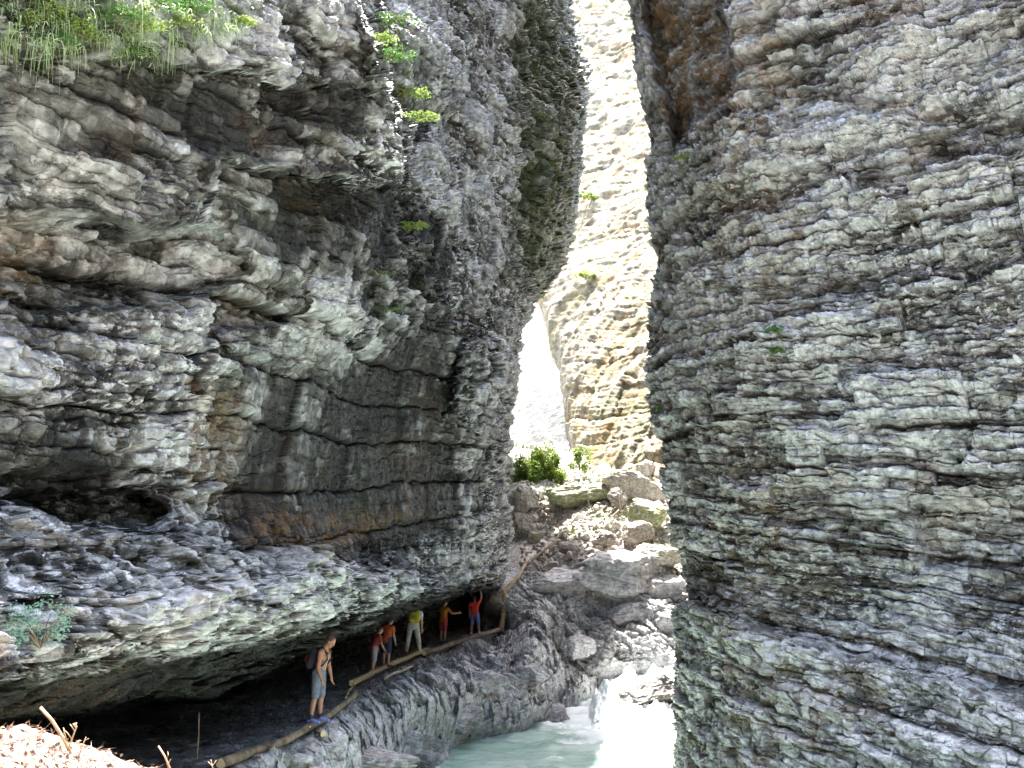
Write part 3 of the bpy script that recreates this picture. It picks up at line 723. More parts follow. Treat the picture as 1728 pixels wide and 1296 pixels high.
# ------------------------------------------------------------------ boulders
def boulder(loc, size, seed, mat, label, group=None, moss=.2, tone=.5, rot=None, stain=.2, sub=5, name='boulder', cat='boulder'):
    bm = bmesh.new(); bmesh.ops.create_icosphere(bm, subdivisions=sub, radius=1)
    V = np.array([v.co[:] for v in bm.verts]); Fc = np.array([[v.index for v in f.verts] for f in bm.faces]); bm.free()
    r = np.random.default_rng(seed)
    for i in range(13):
        n = r.normal(size=3); n /= np.linalg.norm(n); d = r.uniform(.55, .85)
        k = V @ n; over = np.maximum(0, k - d); V = V - over[:, None] * n * .93
    x, y, z = (V * 1.0).T
    l, c_, _t = strata(x * 1.0 + seed, z + .25 * x + seed, y, .33, .9, seed, .12, .5)
    dn = .10 * fbm(x * 1.6 + seed, y * 1.6, z * 1.6, 4, seed, .6) + .03 * fbm(x * 7, y * 7, z * 7, 3, seed + 3) + .06 * l - .035 * c_
    V = V * (1 + dn[:, None])
    V = V * np.array(size)
    if rot is None: rot = (r.uniform(-.3, .3), r.uniform(-.3, .3), r.uniform(0, 6.28))
    Rm = np.array(Matrix.Rotation(rot[2], 3, 'Z') @ Matrix.Rotation(rot[1], 3, 'Y') @ Matrix.Rotation(rot[0], 3, 'X'))
    V = V @ Rm.T
    o = mesh_np(name, V, Fc, mat, smooth=False, attrs={'tone': np.clip(tone + .3 * (_t - .5), -.6, 1.2), 'lichen': np.full(len(V), .6 if 'wet' not in label else 0.), 'stain': np.full(len(V), stain), 'moss': np.full(len(V), moss)})
    o.location = loc; return tag(o, label, cat, group)
G = 'boulders of the rubble slope in the gap'
BL = [ # px, py of the centre, width px, height px, depth factor, moss, tone, label, rot
 (1072, 824, 118, 44, .8, .0, 1.0, 'big pale slab boulder leaning against the right cliff at the top of the rubble', (0, .28, .2)),
 (975, 838, 120, 34, .8, .9, .8, 'long low mossy boulder below the dense bush', (0, -.1, .1)),
 (1042, 842, 30, 30, .8, .0, .15, 'small round dark boulder under the tangle of sticks', None),
 (1074, 902, 50, 40, .9, .1, .1, 'dark rounded boulder at the foot of the mossy bank beside the right cliff', None),
 (1098, 868, 66, 52, .9, .9, .8, 'bright green mossy boulder against the right cliff', None),
 (878, 850, 48, 46, .9, .1, .3, 'upper dark block at the foot of the left cliff corner', None),
 (884, 888, 46, 50, .9, .1, .25, 'tall dark block in shade where the path meets the left cliff corner', None),
 (905, 905, 26, 20, .8, .7, .6, 'small mossy stone beside the shaded block', None),
 (1022, 912, 40, 24, .9, .0, .15, 'dark angular stone in the middle of the rubble', None),
 (958, 925, 34, 20, .9, .0, .2, 'dark wedge stone just above the end of the path', None),
 (1108, 938, 80, 34, .9, .3, .75, 'flat pale boulder below the dark rounded one', (0, .1, 0)),
 (1045, 975, 150, 70, .7, .15, .55, 'largest grey boulder in midstream below the rubble', (0, .1, .1)),
 (950, 985, 120, 44, .7, .0, .35, 'dark layered boulder right of the climbing path', (0, -.15, .1)),
 (1122, 990, 60, 40, .8, .0, .7, 'grey boulder wedged beside the right cliff above the cascade', None),
 (1128, 1048, 50, 34, .8, .0, .9, 'pale boulder at the edge of the right cliff, above the cascade', None),
 (1060, 1035, 70, 26, .8, .0, .5, 'low grey boulder between the big midstream boulder and the cascade', None),
 (975, 1090, 50, 44, .8, .0, .8, 'pale block on the bank left of the cascade', None),
 (1104, 1172, 104, 46, .7, .0, -.5, 'wet dark boulder split by the white water of the cascade', (0, -.3, .1)),
 (930, 1208, 60, 30, .8, .0, .4, 'wet boulder where the cascade meets the pool', None),
 (700, 1262, 90, 50, .7, .0, .3, 'dark wet boulder at the near shore of the pool', None),
 (620, 1282, 150, 34, .7, .0, .3, 'broad grey rock hump beside the nearest log', (0, .15, 0)),
 (560, 1262, 40, 14, .8, .0, .8, 'pale flat stone wedged under the nearest log', None),
 (505, 1282, 36, 14, .8, .0, .8, 'small pale stone under the lower end of the nearest log', None),
 (1090, 790, 30, 26, .8, .0, .9, 'top stone of the pale pile beside the right cliff', None),
 (1105, 750, 26, 60, .8, .0, .9, 'upright pale flake leaning on the right cliff above the rubble', (0, .1, 0)),
 (895, 1140, 60, 30, .8, 0, .45, 'dark rock knob on the bank halfway between path and pool', None),
 (815, 1150, 70, 40, .8, 0, .5, 'blocky rock on the bank below the brown log', None),
 (780, 1215, 80, 40, .8, 0, .35, 'wet rock block above the shore of the pool', None),
]
for i, (px, py, w, h, df, ms, tn, lb, rot) in enumerate(BL):
    c = surf('bank', px, py + h * .35, 6); D = c.y; sc = D / F
    if px == 1104: D = 39.2; sc = D / F
    boulder(at(px, py, D + w * sc * .2), (w * sc * .62, w * sc * .5 * df, h * sc * .66), 100 + i, M['debris'] if py < 960 else M['bank'], lb, G if py < 960 else 'boulders along the stream', ms, tn, rot if rot else (random.uniform(-.2, .2), random.uniform(-.2, .2), random.uniform(-.5, .5)))

# loose rubble nobody could count
def rubble():
    Vs = []; Fs = []; Ts = []; b = 0
    bm = bmesh.new(); bmesh.ops.create_icosphere(bm, subdivisions=2, radius=1)
    V0 = np.array([v.co[:] for v in bm.verts]); F0 = np.array([[v.index for v in f.verts] for f in bm.faces]); bm.free()
    x, y, P = SURF['bank']
    m = np.where((x > 880) & (x < 1150) & (y > 800) & (y < 1000))[0]
    for i in range(1500):
        p = P[RNG.choice(m)]; s = RNG.uniform(.05, .22) * (1 + (RNG.random() > .93) * 1.2); V = V0.copy()
        for k in range(7):
            n = RNG.normal(size=3); n /= np.linalg.norm(n); kk = V @ n; V = V - np.maximum(0, kk - .6)[:, None] * n
        q = RNG.normal(size=(3, 3)); q, _ = np.linalg.qr(q)
        V = (V * np.array([1, RNG.uniform(.5, 1), RNG.uniform(.3, .7)])) @ q * s + p + np.array([0, 0, s * .3])
        Vs.append(V); Fs.append(F0 + b); b += len(V); Ts.append(np.full(len(V), RNG.uniform(0, 1.1)))
    T = np.concatenate(Ts); z = np.zeros(len(T))
    tag(mesh_np('rubble', np.concatenate(Vs), np.concatenate(Fs), M['debris'], smooth=False, attrs={'tone': T, 'lichen': z + .3, 'stain': z + .3, 'moss': z}), 'loose broken stones strewn over the slope in the gap', 'rubble', kind='stuff')
rubble()

# driftwood among the rubble
DW = [((905, 876), (958, 872), .09), ((930, 888), (962, 884), .08), ((938, 912), (985, 899), .08), ((934, 918), (968, 913), .07), ((1000, 905), (1040, 930), .12), ((948, 868), (985, 862), .06),
      ((985, 850), (988, 822), .05), ((993, 852), (991, 826), .04), ((1043, 862), (1044, 833), .05), ((1056, 862), (1060, 840), .05), ((1012, 832), (975, 822), .07), ((1000, 845), (1030, 828), .05), ((1030, 860), (1052, 826), .04), ((1020, 880), (1045, 862), .06), ((905, 862), (925, 845), .05), ((1050, 795), (1058, 784), .04)]
DL = ['flat driftwood stick, uppermost of the steps beside the shaded block', 'short flat stick just below the uppermost step stick', 'longest flat stick lying just above the end of the path', 'flat stick directly under the longest one above the path end',
      'thick short log tilted down to the right in the middle of the rubble', 'flat stick right of the uppermost step stick', 'left one of two upright sticks below the long mossy boulder', 'right one of two upright sticks below the long mossy boulder',
      'upright stick standing in front of the small round dark boulder', 'upright stick just right of the small round dark boulder', 'stick lying across the top of the long mossy boulder', 'slanting stick reaching towards the small round dark boulder',
      'steeply tilted stick crossing the right side of the small round boulder', 'slanting stick above the thick short log', 'slanting stick beside the left end of the mossy boulder', 'thin bare stick poking up behind the big pale slab boulder']
for i, (a, b, r) in enumerate(DW):
    A = surf('bank', a[0], a[1]); B = at(b[0], b[1], A.y + (.9 if abs(b[1] - a[1]) < 16 else .1)); A.z += r; B.z += r
    log([A, B], r, r * .7, M['wood_grey'] if i % 3 else M['bark'], DL[i], 'driftwood sticks in the rubble', 'driftwood_stick', .05, 8, .2, 1)['category'] = 'driftwood'
A = surf('right', 1478, 1196); B = at(1512, 1192, A.y - .15); A.y -= .05
log([A, B], .05, .03, M['bark'], 'dark broken branch caught on a ledge low on the right cliff', None, 'branch', .03, 6, .2, 1)

# ------------------------------------------------------------------ plants
M['bush'] = leafmat('bush_leaf', (.07, .13, .02), (.24, .32, .06), .4)
M['moss_leaf'] = leafmat('bright_leaf', (.13, .22, .04), (.34, .43, .12), .4)
M['mint_leaf'] = leafmat('pale_green_leaf', (.15, .32, .23), (.32, .48, .38), .35)
M['green_leaf'] = leafmat('green_leaf', (.05, .13, .03), (.12, .24, .05), .3)
M['grass'] = leafmat('pale_grass', (.13, .22, .06), (.46, .54, .30), .3)
M['grass_green'] = leafmat('green_grass', (.10, .19, .04), (.26, .36, .10), .3)
M['dry_leaf'] = leafmat('dry_leaf', (.10, .055, .04), (.42, .28, .19), .15)
def leaves(C, L, seed, up=.4, asp=.5):
    """C (n,3) centres -> folded diamond leaves"""
    r = np.random.default_rng(seed); n = len(C)
    d = r.normal(size=(n, 3)); d[:, 2] *= .6; d /= np.linalg.norm(d, axis=1)[:, None]
    nn = r.normal(size=(n, 3)); nn[:, 2] += up * 3; s = np.cross(d, nn); s /= np.linalg.norm(s, axis=1)[:, None]
    l = L * r.uniform(.6, 1.3, size=(n, 1)); w = l * asp
    up_ = np.cross(s, d)
    V = np.stack([C - d * l * .5, C + s * w * .5 + up_ * w * .15, C + d * l * .5, C - s * w * .5 + up_ * w * .15], 1).reshape(-1, 3)
    Fq = np.arange(n * 4).reshape(-1, 4); return V, Fq
def plant(name, c, rad, n, L, mat, label, cat, group=None, seed=0, clumps=14, stems=5, asp=.5, droop=0):
    c = Vector(c); r = np.random.default_rng(seed); root = empty(name, c)
    K = r.normal(size=(clumps, 3)); K /= np.linalg.norm(K, axis=1)[:, None]; K *= r.uniform(.35, .95, size=(clumps, 1)); K[:, 2] = np.abs(K[:, 2]) * (1 - droop) - droop * np.abs(K[:, 2]) * .8
    idx = r.integers(0, clumps, n); sz = r.uniform(.16, .34, size=clumps)
    off = r.normal(size=(n, 3)); off /= np.linalg.norm(off, axis=1)[:, None]; off *= (r.uniform(.2, 1, size=(n, 1)) ** .4)
    C = (K[idx] + off * sz[idx][:, None]) * np.array(rad)
    V, Fq = leaves(C, L, seed, asp=asp)
    o = mesh_np('foliage', V, Fq, mat, parent=root, smooth=False)
    mb = MB()
    for k in range(min(stems, clumps)):
        e = Vector(K[k] * np.array(rad)); mid = e * .5 + Vector((0, 0, .1 * rad[2]))
        mb.tube([Vector((0, 0, -.1 * rad[2])), mid, e], [L * .22, L * .15, L * .07], 5)
    if stems: mb.build('stem', M['bark'], root)
    return tag(root, label, cat, group)
b = surf('bank', 905, 800); 
c = at(914, 816, b.y + .2); plant('bush', c, (2.0, 1.5, 3.0), 14000, .17, M['bush'], 'dense sunlit green bush at the corner of the left cliff', 'bush', seed=3, clumps=34, stems=9, asp=.6)
plant('shrub', at(978, 790, 66), (.9, .7, 1.6), 1200, .16, M['moss_leaf'], 'small bright shrub at the foot of the sunlit cliff', 'shrub', seed=4, clumps=12)
plant('shrub', surf('left', 58, 1075) + Vector((.25, -.45, 0)), (.42, .3, .50), 1100, .036, M['mint_leaf'], 'mint green leafy plant growing on the bulge at the left edge', 'plant', seed=5, clumps=22, stems=12)
VG = 'leafy plants on the left cliff'
for i, (px, py, r_, mat, lb) in enumerate([
    (650, 45, .5, 'green_leaf', 'topmost leafy plant beside the rounded grey knob of the left cliff'), (655, 100, .45, 'green_leaf', 'dark leafy plant in the notch left of the rounded knob'),
    (682, 165, .42, 'moss_leaf', 'brightest yellow green tuft right of the slab corner'), (705, 200, .3, 'moss_leaf', 'small trailing plant just under the brightest tuft'), (640, 70, .35, 'moss_leaf', 'pale green sprig at the upper slab edge'),
    (110, 48, .45, 'moss_leaf', 'bright leafy cushion among the hanging grass, upper left'), (200, 38, .5, 'green_leaf', 'green leafy cushion over the top ledge'), (265, 20, .55, 'green_leaf', 'dark leafy cushion at the right end of the grassy ledge'),
(75, 25, .5, 'moss_leaf', 'broad leafy cushion just right of the top left corner'), (140, 70, .45, 'moss_leaf', 'bright leafy cushion in the middle of the lower grassy fringe'), (235, 55, .5, 'moss_leaf', 'bright leafy cushion below the dark one on the grassy ledge'), (330, 20, .4, 'green_leaf', 'leafy cushion just beyond the right end of the grassy ledge'), (400, 45, .3, 'moss_leaf', 'small tuft alone on the ledge right of the grass'),
    (45, 40, .4, 'moss_leaf', 'leafy cushion at the top left corner of the cliff'), (160, 5, .5, 'green_leaf', 'leafy cushion at the top edge above the hanging grass'), (300, 45, .35, 'moss_leaf', 'sprawling leafy patch below the ledge corner'), (215, 95, .3, 'green_leaf', 'lowest leafy cushion under the grassy ledge'),
    (695, 385, .26, 'moss_leaf', 'yellowish tuft on the middle buttress'), (655, 522, .22, 'green_leaf', 'small tuft under the twiggy plant'), (638, 465, .3, 'green_leaf', 'sparse twiggy plant in the dark recess'), (95, 75, .35, 'green_leaf', 'leafy cushion hanging below the left grass')]):
    sc = surf('left', px, py); k = sc.y / 17
    plant('leafy_plant', sc + Vector((.06, -.1, 0)), (r_ * k * 1.25, r_ * k * .5, r_ * k * 1.0), 620 if 'twiggy' not in lb else 110, .055 * k, M[mat], lb, 'plant', VG, 20 + i, 30, 9, droop=.45)
for i, (px, py, r_, lb) in enumerate([(1303, 565, .32, 'upper small green plant on the right cliff'), (1310, 598, .2, 'lower small green plant on the right cliff'), (1148, 272, .36, 'moss green plant below the brown alcove'), (1150, 292, .22, 'little tuft below the moss green plant'), (1112, 690, .25, 'small green tuft at the shaded corner of the right cliff')]):
    sc = surf('right', px, py); plant('leafy_plant', sc + Vector((0, -.15, 0)), (r_, r_ * .6, r_ * .9), 260, .075, M['green_leaf' if i < 2 else 'moss_leaf'], lb, 'plant', 'plants on the right cliff', 50 + i, 9, 4, droop=.3)
for i, (px, py, r_, lb) in enumerate([(912, 505, .9, 'tuft at the very top of the white opening'), (990, 335, 1.3, 'green clump on the sunlit cliff, upper one'), (985, 470, 1.3, 'green clump on the sunlit cliff, lower one')]):
    sc = surf('middle_cliff', px, py); plant('leafy_plant', sc + Vector((0, -.5, 0)), (r_, r_ * .6, r_), 500, .25, M['moss_leaf'], lb, 'plant', 'plants on the sunlit cliff', 60 + i, 10, 3)

def blades(B, L, W, seed, lean, curl, seg=5):
    """curved grass blades from bases B"""
    r = np.random.default_rng(seed); n = len(B)
    an = r.uniform(0, 2 * np.pi, n); out = np.stack([np.cos(an), np.sin(an), np.zeros(n)], 1) + lean
    out /= np.linalg.norm(out, axis=1)[:, None]; side = np.cross(out, [0, 0, 1.0]); side /= np.linalg.norm(side, axis=1)[:, None]
    l = L * r.uniform(.5, 1.3, n); rows = []
    for k in range(seg + 1):
        t = k / seg
        h = (t * .55 - curl * 1.2 * t * t)[None] if False else t * .55 - curl * 1.2 * t * t
        p = B + out * (l * (t - .35 * t * t * curl))[:, None] + np.array([0, 0, 1.0]) * (l * h)[:, None]
        w = (W * (1 - t) + .0015)
        rows.append(np.stack([p - side * w, p + side * w], 1))
    V = np.stack(rows, 1).reshape(n, -1, 3); m = (seg + 1) * 2
    base = np.array([(2 * k, 2 * k + 1, 2 * k + 3, 2 * k + 2) for k in range(seg)])
    Fq = (np.arange(n)[:, None, None] * m + base[None]).reshape(-1, 4)
    return V.reshape(-1, 3), Fq
tufts = [(14, 24), (8, 70), (59, 58), (81, 78), (130, 12), (101, 50), (162, 38), (194, 8), (227, 26), (125, 80), (198, 92), (243, 92), (219, 70), (259, 48), (292, 70), (397, 40), (356, 26), (292, 22), (330, 60), (60, 12), (170, 62), (375, 60), (30, 50), (240, 5)]
Vg = []; Fg = []; bb_ = 0
for i, (px, py) in enumerate(tufts):
    c = surf('left', px, py); n = 34
    B = np.array(c) + RNG.normal(size=(n, 3)) * .06 + np.array([.05, -.06, 0])
    V, Fq = blades(B, RNG.uniform(.12, .42), .006, i, np.array([.5, -.7, 0]) * RNG.uniform(.4, 1), RNG.uniform(.8, 1.7))
    Vg.append(V); Fg.append(Fq + bb_); bb_ += len(V)
tag(mesh_np('hanging_grass', np.concatenate(Vg), np.concatenate(Fg), M['grass'], smooth=False), 'long pale grass hanging over the top ledge of the left cliff', 'grass', kind='stuff')
# short grass on the sunlit rubble boulders
def gap_grass():
    x, y, P = SURF['bank']
    m = np.where(((x > 900) & (x < 1010) & (y > 800) & (y < 860)) | ((x > 1070) & (x < 1135) & (y > 850) & (y < 925)) | ((x > 880) & (x < 1150) & (y > 775) & (y < 812)))[0]
    B = P[RNG.choice(m, 5200)] + RNG.normal(size=(5200, 3)) * np.array([.2, .2, .03])
    V, Fq = blades(B, .3, .016, 99, np.array([0, -.4, 0]), .7, 3)
    tag(mesh_np('grass', V, Fq, M['grass_green'], smooth=False), 'short bright grass and moss over the sunlit rubble', 'grass', kind='stuff')
gap_grass()

# ------------------------------------------------------------------ foreground litter bank
ED = [(-700, 1120), (-300, 1180), (0, 1236), (60, 1240), (110, 1260), (150, 1266), (200, 1276), (245, 1280), (290, 1298), (340, 1330), (420, 1420), (600, 1650)]
def litter_bank():
    px = np.linspace(-600, 560, 330); D = np.concatenate([np.linspace(8, 5, 50), np.linspace(4.98, 1.3, 240)])
    PX, DD = np.meshgrid(px, D)
    e = ipl(ED, PX); x = (PX - 864) / F; a, bb = raydir(PX, e)
    ridge = CAMZ + bb * 5.0
    Z = np.where(DD < 5, ridge - .16 * (5 - DD) - .03 * (5 - DD) ** 2, ridge - .5 * (DD - 5) ** 1.3)
    X = a * DD
    Z = Z + .05 * fbm(X * 2.2, DD * 2.2, X * 0, 4, 950, .6) + .012 * fbm(X * 22, DD * 22, X * 0, 3, 960)
    P = np.stack([X, DD, Z], -1)
    m, t, b = newmat('leaf_litter_soil'); geo = t.nodes.new('ShaderNodeNewGeometry').outputs['Position']
    t.links.new(ramp(t, noisetex(t, geo, 26, 8, .7), [(.3, (.11, .065, .05)), (.7, (.34, .25, .19))]), b.inputs['Base Color']); b.inputs['Roughness'].default_value = .9
    bn = nd(t, 'ShaderNodeBump'); bn.inputs['Strength'].default_value = .7; bn.inputs['Distance'].default_value = .02
    t.links.new(noisetex(t, geo, 60, 6, .7), bn.inputs['Height']); t.links.new(bn.outputs[0], b.inputs['Normal'])
    tag(mesh_np('earth_bank', P.reshape(-1, 3), grid_faces(*X.shape), m), kind='structure')
    k = RNG.integers(0, P.shape[1], 15000); j = RNG.integers(36, 190, 15000)
    C = P[j, k] + RNG.normal(size=(15000, 3)) * np.array([.015, .015, .004]) + np.array([0, 0, .008])
    V1, F1 = leaves(C[:6500], .035, 77, up=1.5, asp=.55)
    V2, F2 = leaves(C[6500:], .10, 78, up=1.2, asp=.035)
    tag(mesh_np('dry_litter', np.concatenate([V1, V2]), np.concatenate([F1, F2 + len(V1)]), M['dry_leaf'], smooth=False), 'dry leaves, needles and grass stalks covering the foreground bank', 'leaf litter', kind='stuff')
    return P, px, D
litter_bank()
def bank5(px, py, D=4.9): return at(px, py, D)
def twig(name, paths, label, cat='twig', group=None):
    mb = MB()
    for pts, r0, r1 in paths:
        P = [bank5(*p) for p in pts]; n = len(P)
        mb.tube(P, [r0 + (r1 - r0) * i / (n - 1) for i in range(n)], 8, .35, r0 * 999)
    return tag(localise(mb.build(name, M['twig']), bank5(*paths[0][0][0])), label, cat, group)
twig('stick', [([(120, 1275), (112, 1256), (100, 1235), (88, 1216), (68, 1194)], .0085, .0075)], 'thickest bare stick leaning left out of the foreground litter', 'stick')
twig('dry_weed', [([(114, 1272), (118, 1255), (124, 1240), (129, 1226)], .004, .003), ([(116, 1260), (109, 1238), (107, 1228)], .003, .002), ([(121, 1247), (113, 1236), (108, 1232)], .0025, .0015), ([(126, 1234), (121, 1226), (118, 1222)], .0025, .0015),
     ([(129, 1228), (124, 1221), (128, 1220), (127, 1226)], .006, .005)], 'branching dry weed with a knobby head beside the thickest stick', 'weed', 'dry weeds on the foreground bank')
twig('dry_weed', [([(133, 1275), (138, 1262), (145, 1244)], .003, .002), ([(137, 1264), (132, 1256), (130, 1250)], .002, .0015), ([(142, 1250), (150, 1246)], .002, .001)], 'small forked dry weed right of the knobby one', 'weed', 'dry weeds on the foreground bank')
twig('stick', [([(290, 1305), (284, 1290), (278, 1276), (267, 1259)], .005, .0045), ([(281, 1282), (284, 1274), (283, 1268)], .002, .001), ([(284, 1290), (288, 1281)], .002, .001)], 'thin forked twig at the right end of the foreground bank', 'stick')
twig('dry_weed', [([(366, 1320), (360, 1300), (357, 1288)], .003, .002), ([(359, 1294), (351, 1285)], .002, .0015), ([(359, 1292), (365, 1283)], .002, .0015), ([(357, 1290), (356, 1282)], .002, .0015)], 'tiny dry weed poking up beside the end of the nearest log', 'weed', 'dry weeds on the foreground bank')

# ------------------------------------------------------------------ people
def remeshed(caps, vox, name, mat, parent, ell=()):
    """fuse tapered limbs and ellipsoids into one continuous surface"""
    bm = bmesh.new()
    for p0, r0, p1, r1 in caps:
        p0 = Vector(p0); p1 = Vector(p1); d = p1 - p0; L = d.length
        q = d.to_track_quat('Z', 'Y').to_matrix().to_4x4() if L > 1e-5 else Matrix()
        for p, r in ((p0, r0), (p1, r1)):
            bmesh.ops.create_icosphere(bm, subdivisions=2, radius=r, matrix=Matrix.Translation(p))
        if L > 1e-4: bmesh.ops.create_cone(bm, cap_ends=True, segments=14, radius1=r0, radius2=r1, depth=L, matrix=Matrix.Translation((p0 + p1) / 2) @ q)
    for c, rad, R_ in ell:
        bmesh.ops.create_icosphere(bm, subdivisions=3, radius=1, matrix=Matrix.Translation(Vector(c)) @ R_.to_4x4() @ Matrix.Diagonal((*rad, 1)))
    me = bpy.data.meshes.new(name); bm.to_mesh(me); bm.free()
    o = bpy.data.objects.new(name, me); col.objects.link(o)
    md = o.modifiers.new('r', 'REMESH'); md.mode = 'VOXEL'; md.voxel_size = vox
    sm = o.modifiers.new('s', 'SMOOTH'); sm.iterations = 3; sm.factor = .5
    dg = bpy.context.evaluated_depsgraph_get(); dg.update()
    m2 = bpy.data.meshes.new_from_object(o.evaluated_get(dg)); o.modifiers.clear(); o.data = m2; bpy.data.meshes.remove(me)
    m2.name = name; m2.materials.clear(); m2.materials.append(mat); m2.polygons.foreach_set('use_smooth', [True] * len(m2.polygons))
    o.parent = parent; return o
def person(px, py, D, face_deg, label, cl, H=1.75, lean=5, leanside=0, head=(0, 0), legs=((4, 4, 4), (-4, 4, 4)), arms=None, vox=.011, sleeves=True, long_trousers=False, shirt=True, pack=None, z=None):
    """local frame: x forward, y to the person's left, z up"""
    k = H / 1.75; feet = at(px, py, D)
    root = empty('person', feet, math.radians(face_deg))
    V3 = lambda x, y, z_: Vector((x, y, z_)) * k
    def rotv(v, pitch, side): return Matrix.Rotation(math.radians(side), 3, 'X') @ Matrix.Rotation(math.radians(pitch), 3, 'Y') @ v
    J = {}; skin = []; shorts = []; shoes = []; socks = []
    low = 9
    for s_, (hf, kf, ab) in zip((1, -1), legs):
        hip = V3(0, .095 * s_, 0); th = rotv(V3(0, 0, -.43), -hf, -ab * s_ * -1) ; knee = hip + th
        kn = rotv(V3(0, 0, -.43), -hf + kf, ab * s_); ank = knee + kn
        J[s_] = (hip, knee, ank); low = min(low, ank.z)
    hz = -low + .085 * k; up = Vector((0, 0, hz))
    for s_ in (1, -1):
        hip, knee, ank = [p + up for p in J[s_]]
        calf = knee.lerp(ank, .32) + V3(-.012, 0, 0)
        skin += [(hip, .088 * k, knee, .056 * k), (knee, .056 * k, calf, .056 * k), (calf, .056 * k, ank, .036 * k), (ank, .038 * k, ank + V3(-.03, 0, -.04), .034 * k), (ank + V3(0, 0, -.045), .036 * k, ank + V3(.15, .01 * s_, -.06), .026 * k)]
        end = .97 if not long_trousers else 1.93
        kk = hip.lerp(knee, min(1, end))
        shorts += [(hip + V3(0, 0, .02), .105 * k, kk + V3(0, 0, .0), .083 * k)]
        if end > 1: shorts += [(knee, .083 * k, knee.lerp(ank, .93), .062 * k)]
        shoes += [(ank + V3(-.035, 0, -.04), .045 * k, ank + V3(.17, .01 * s_, -.055), .036 * k), (ank + V3(.02, 0, -.015), .045 * k, ank + V3(.09, 0, -.04), .042 * k)]
        socks += [(ank + V3(0, 0, .0), .044 * k, ank + V3(.004, 0, .07), .046 * k)]
    T = lambda v: rotv(v * k, lean, leanside) + up
    chest = T(Vector((0, 0, .36))); neck = T(Vector((-.01, 0, .50)))
    skin += [(T(Vector((0, .05, .03))), .10 * k, T(Vector((0, -.05, .03))), .10 * k), (T(Vector((0, .03, .18))), .095 * k, T(Vector((0, -.03, .18))), .095 * k), (T(Vector((0, 0, .05))), .11 * k, T(Vector((0, 0, .30))), .11 * k),
             (T(Vector((.01, .07, .35))), .105 * k, T(Vector((.01, -.07, .35))), .105 * k), (T(Vector((-.01, .14, .45))), .06 * k, T(Vector((-.01, -.14, .45))), .06 * k), (T(Vector((-.01, 0, .44))), .065 * k, T(Vector((.0, 0, .54))), .052 * k)]
    hp = lean + head[0]
    HR = Matrix.Rotation(math.radians(leanside + head[1]), 3, 'X') @ Matrix.Rotation(math.radians(hp), 3, 'Y')
    nk = T(Vector((0, 0, .53))); Hd = lambda x, y, z_: nk + HR @ (Vector((x, y, z_)) * k)
    skin += [(nk, .052 * k, Hd(.015, 0, .07), .055 * k), (Hd(.055, 0, .065), .042 * k, Hd(.03, 0, .11), .065 * k)]
    ell = [(Hd(.01, 0, .155), (.096 * k, .076 * k, .105 * k), HR), (Hd(.105, 0, .125), (.022 * k, .014 * k, .022 * k), HR), (Hd(.085, 0, .17), (.022 * k, .05 * k, .012 * k), HR), (Hd(.098, 0, .075), (.014 * k, .026 * k, .009 * k), HR),
           (Hd(.005, .08, .135), (.02 * k, .01 * k, .03 * k), HR), (Hd(.005, -.08, .135), (.02 * k, .01 * k, .03 * k), HR)]
    arms = arms or (((.1, .1, -1), (.25, .05, -1)), ((.1, -.1, -1), (.25, -.05, -1)))
    shirtc = []; hands = {}
    for s_, (ua, fa) in zip((1, -1), arms):
        sh = T(Vector((-.01, .185 * s_, .44))); ua = Vector(ua).normalized(); fa = Vector(fa).normalized()
        el = sh + ua * .29 * k; wr = el + fa * .25 * k
        skin += [(T(Vector((-.01, .12 * s_, .44))), .065 * k, sh, .058 * k), (sh, .054 * k, el, .041 * k), (el, .043 * k, el.lerp(wr, .3), .043 * k), (el.lerp(wr, .3), .043 * k, wr, .027 * k)]
        side = fa.cross(Vector((1, 0, 0)));  side = side.normalized() if side.length > .2 else Vector((0, 0, 1))
        nor = side.cross(fa).normalized()
        pl = wr + fa * .05 * k
        ell.append((pl, (.018 * k, .04 * k, .05 * k), Matrix((nor, side, fa)).transposed()))
        for q in range(4):
            b0 = wr + fa * .085 * k + side * (.027 - .018 * q) * k; fl = (.062, .072, .068, .054)[q] * k
            m1 = b0 + (fa + nor * .25).normalized() * fl * .55; m2_ = m1 + (fa * .7 + nor * .7).normalized() * fl * .5
            skin += [(b0, .0095 * k, m1, .009 * k), (m1, .009 * k, m2_, .008 * k)]
        t0 = wr + fa * .03 * k + side * .035 * k; t1 = t0 + (fa * .6 + side * .8).normalized() * .035 * k
        skin += [(t0, .012 * k, t1, .0105 * k), (t1, .0105 * k, t1 + (fa + nor * .3).normalized() * .028 * k, .009 * k)]
        shirtc += [(T(Vector((-.01, .12 * s_, .44))), .075 * k, sh, .07 * k), (sh, .07 * k, sh.lerp(el, .62), .06 * k)]
        hands[s_] = wr + fa * .1 * k
    body = remeshed(skin, vox, 'body', cl['skin'], root, ell)
    if shirt:
        tc = [(T(Vector((0, .05, -.02))), .13 * k, T(Vector((0, -.05, -.02))), .13 * k), (T(Vector((0, .04, .0))), .128 * k, T(Vector((0, .04, .32))), .118 * k), (T(Vector((0, -.04, .0))), .128 * k, T(Vector((0, -.04, .32))), .118 * k),
              (T(Vector((.01, .08, .35))), .117 * k, T(Vector((.01, -.08, .35))), .117 * k), (T(Vector((-.01, .14, .45))), .072 * k, T(Vector((-.01, -.14, .45))), .072 * k)]
        remeshed(tc + (shirtc if sleeves else []), .014, 'shirt', cl['shirt'], root)
    sc_ = [(T(Vector((0, .05, -.03))), .118 * k, T(Vector((0, -.05, -.03))), .118 * k), (T(Vector((0, .04, .05))), .115 * k, T(Vector((0, -.04, .05))), .115 * k)]
    remeshed(sc_ + shorts, .013, 'trousers' if long_trousers else 'shorts', cl['shorts'], root)
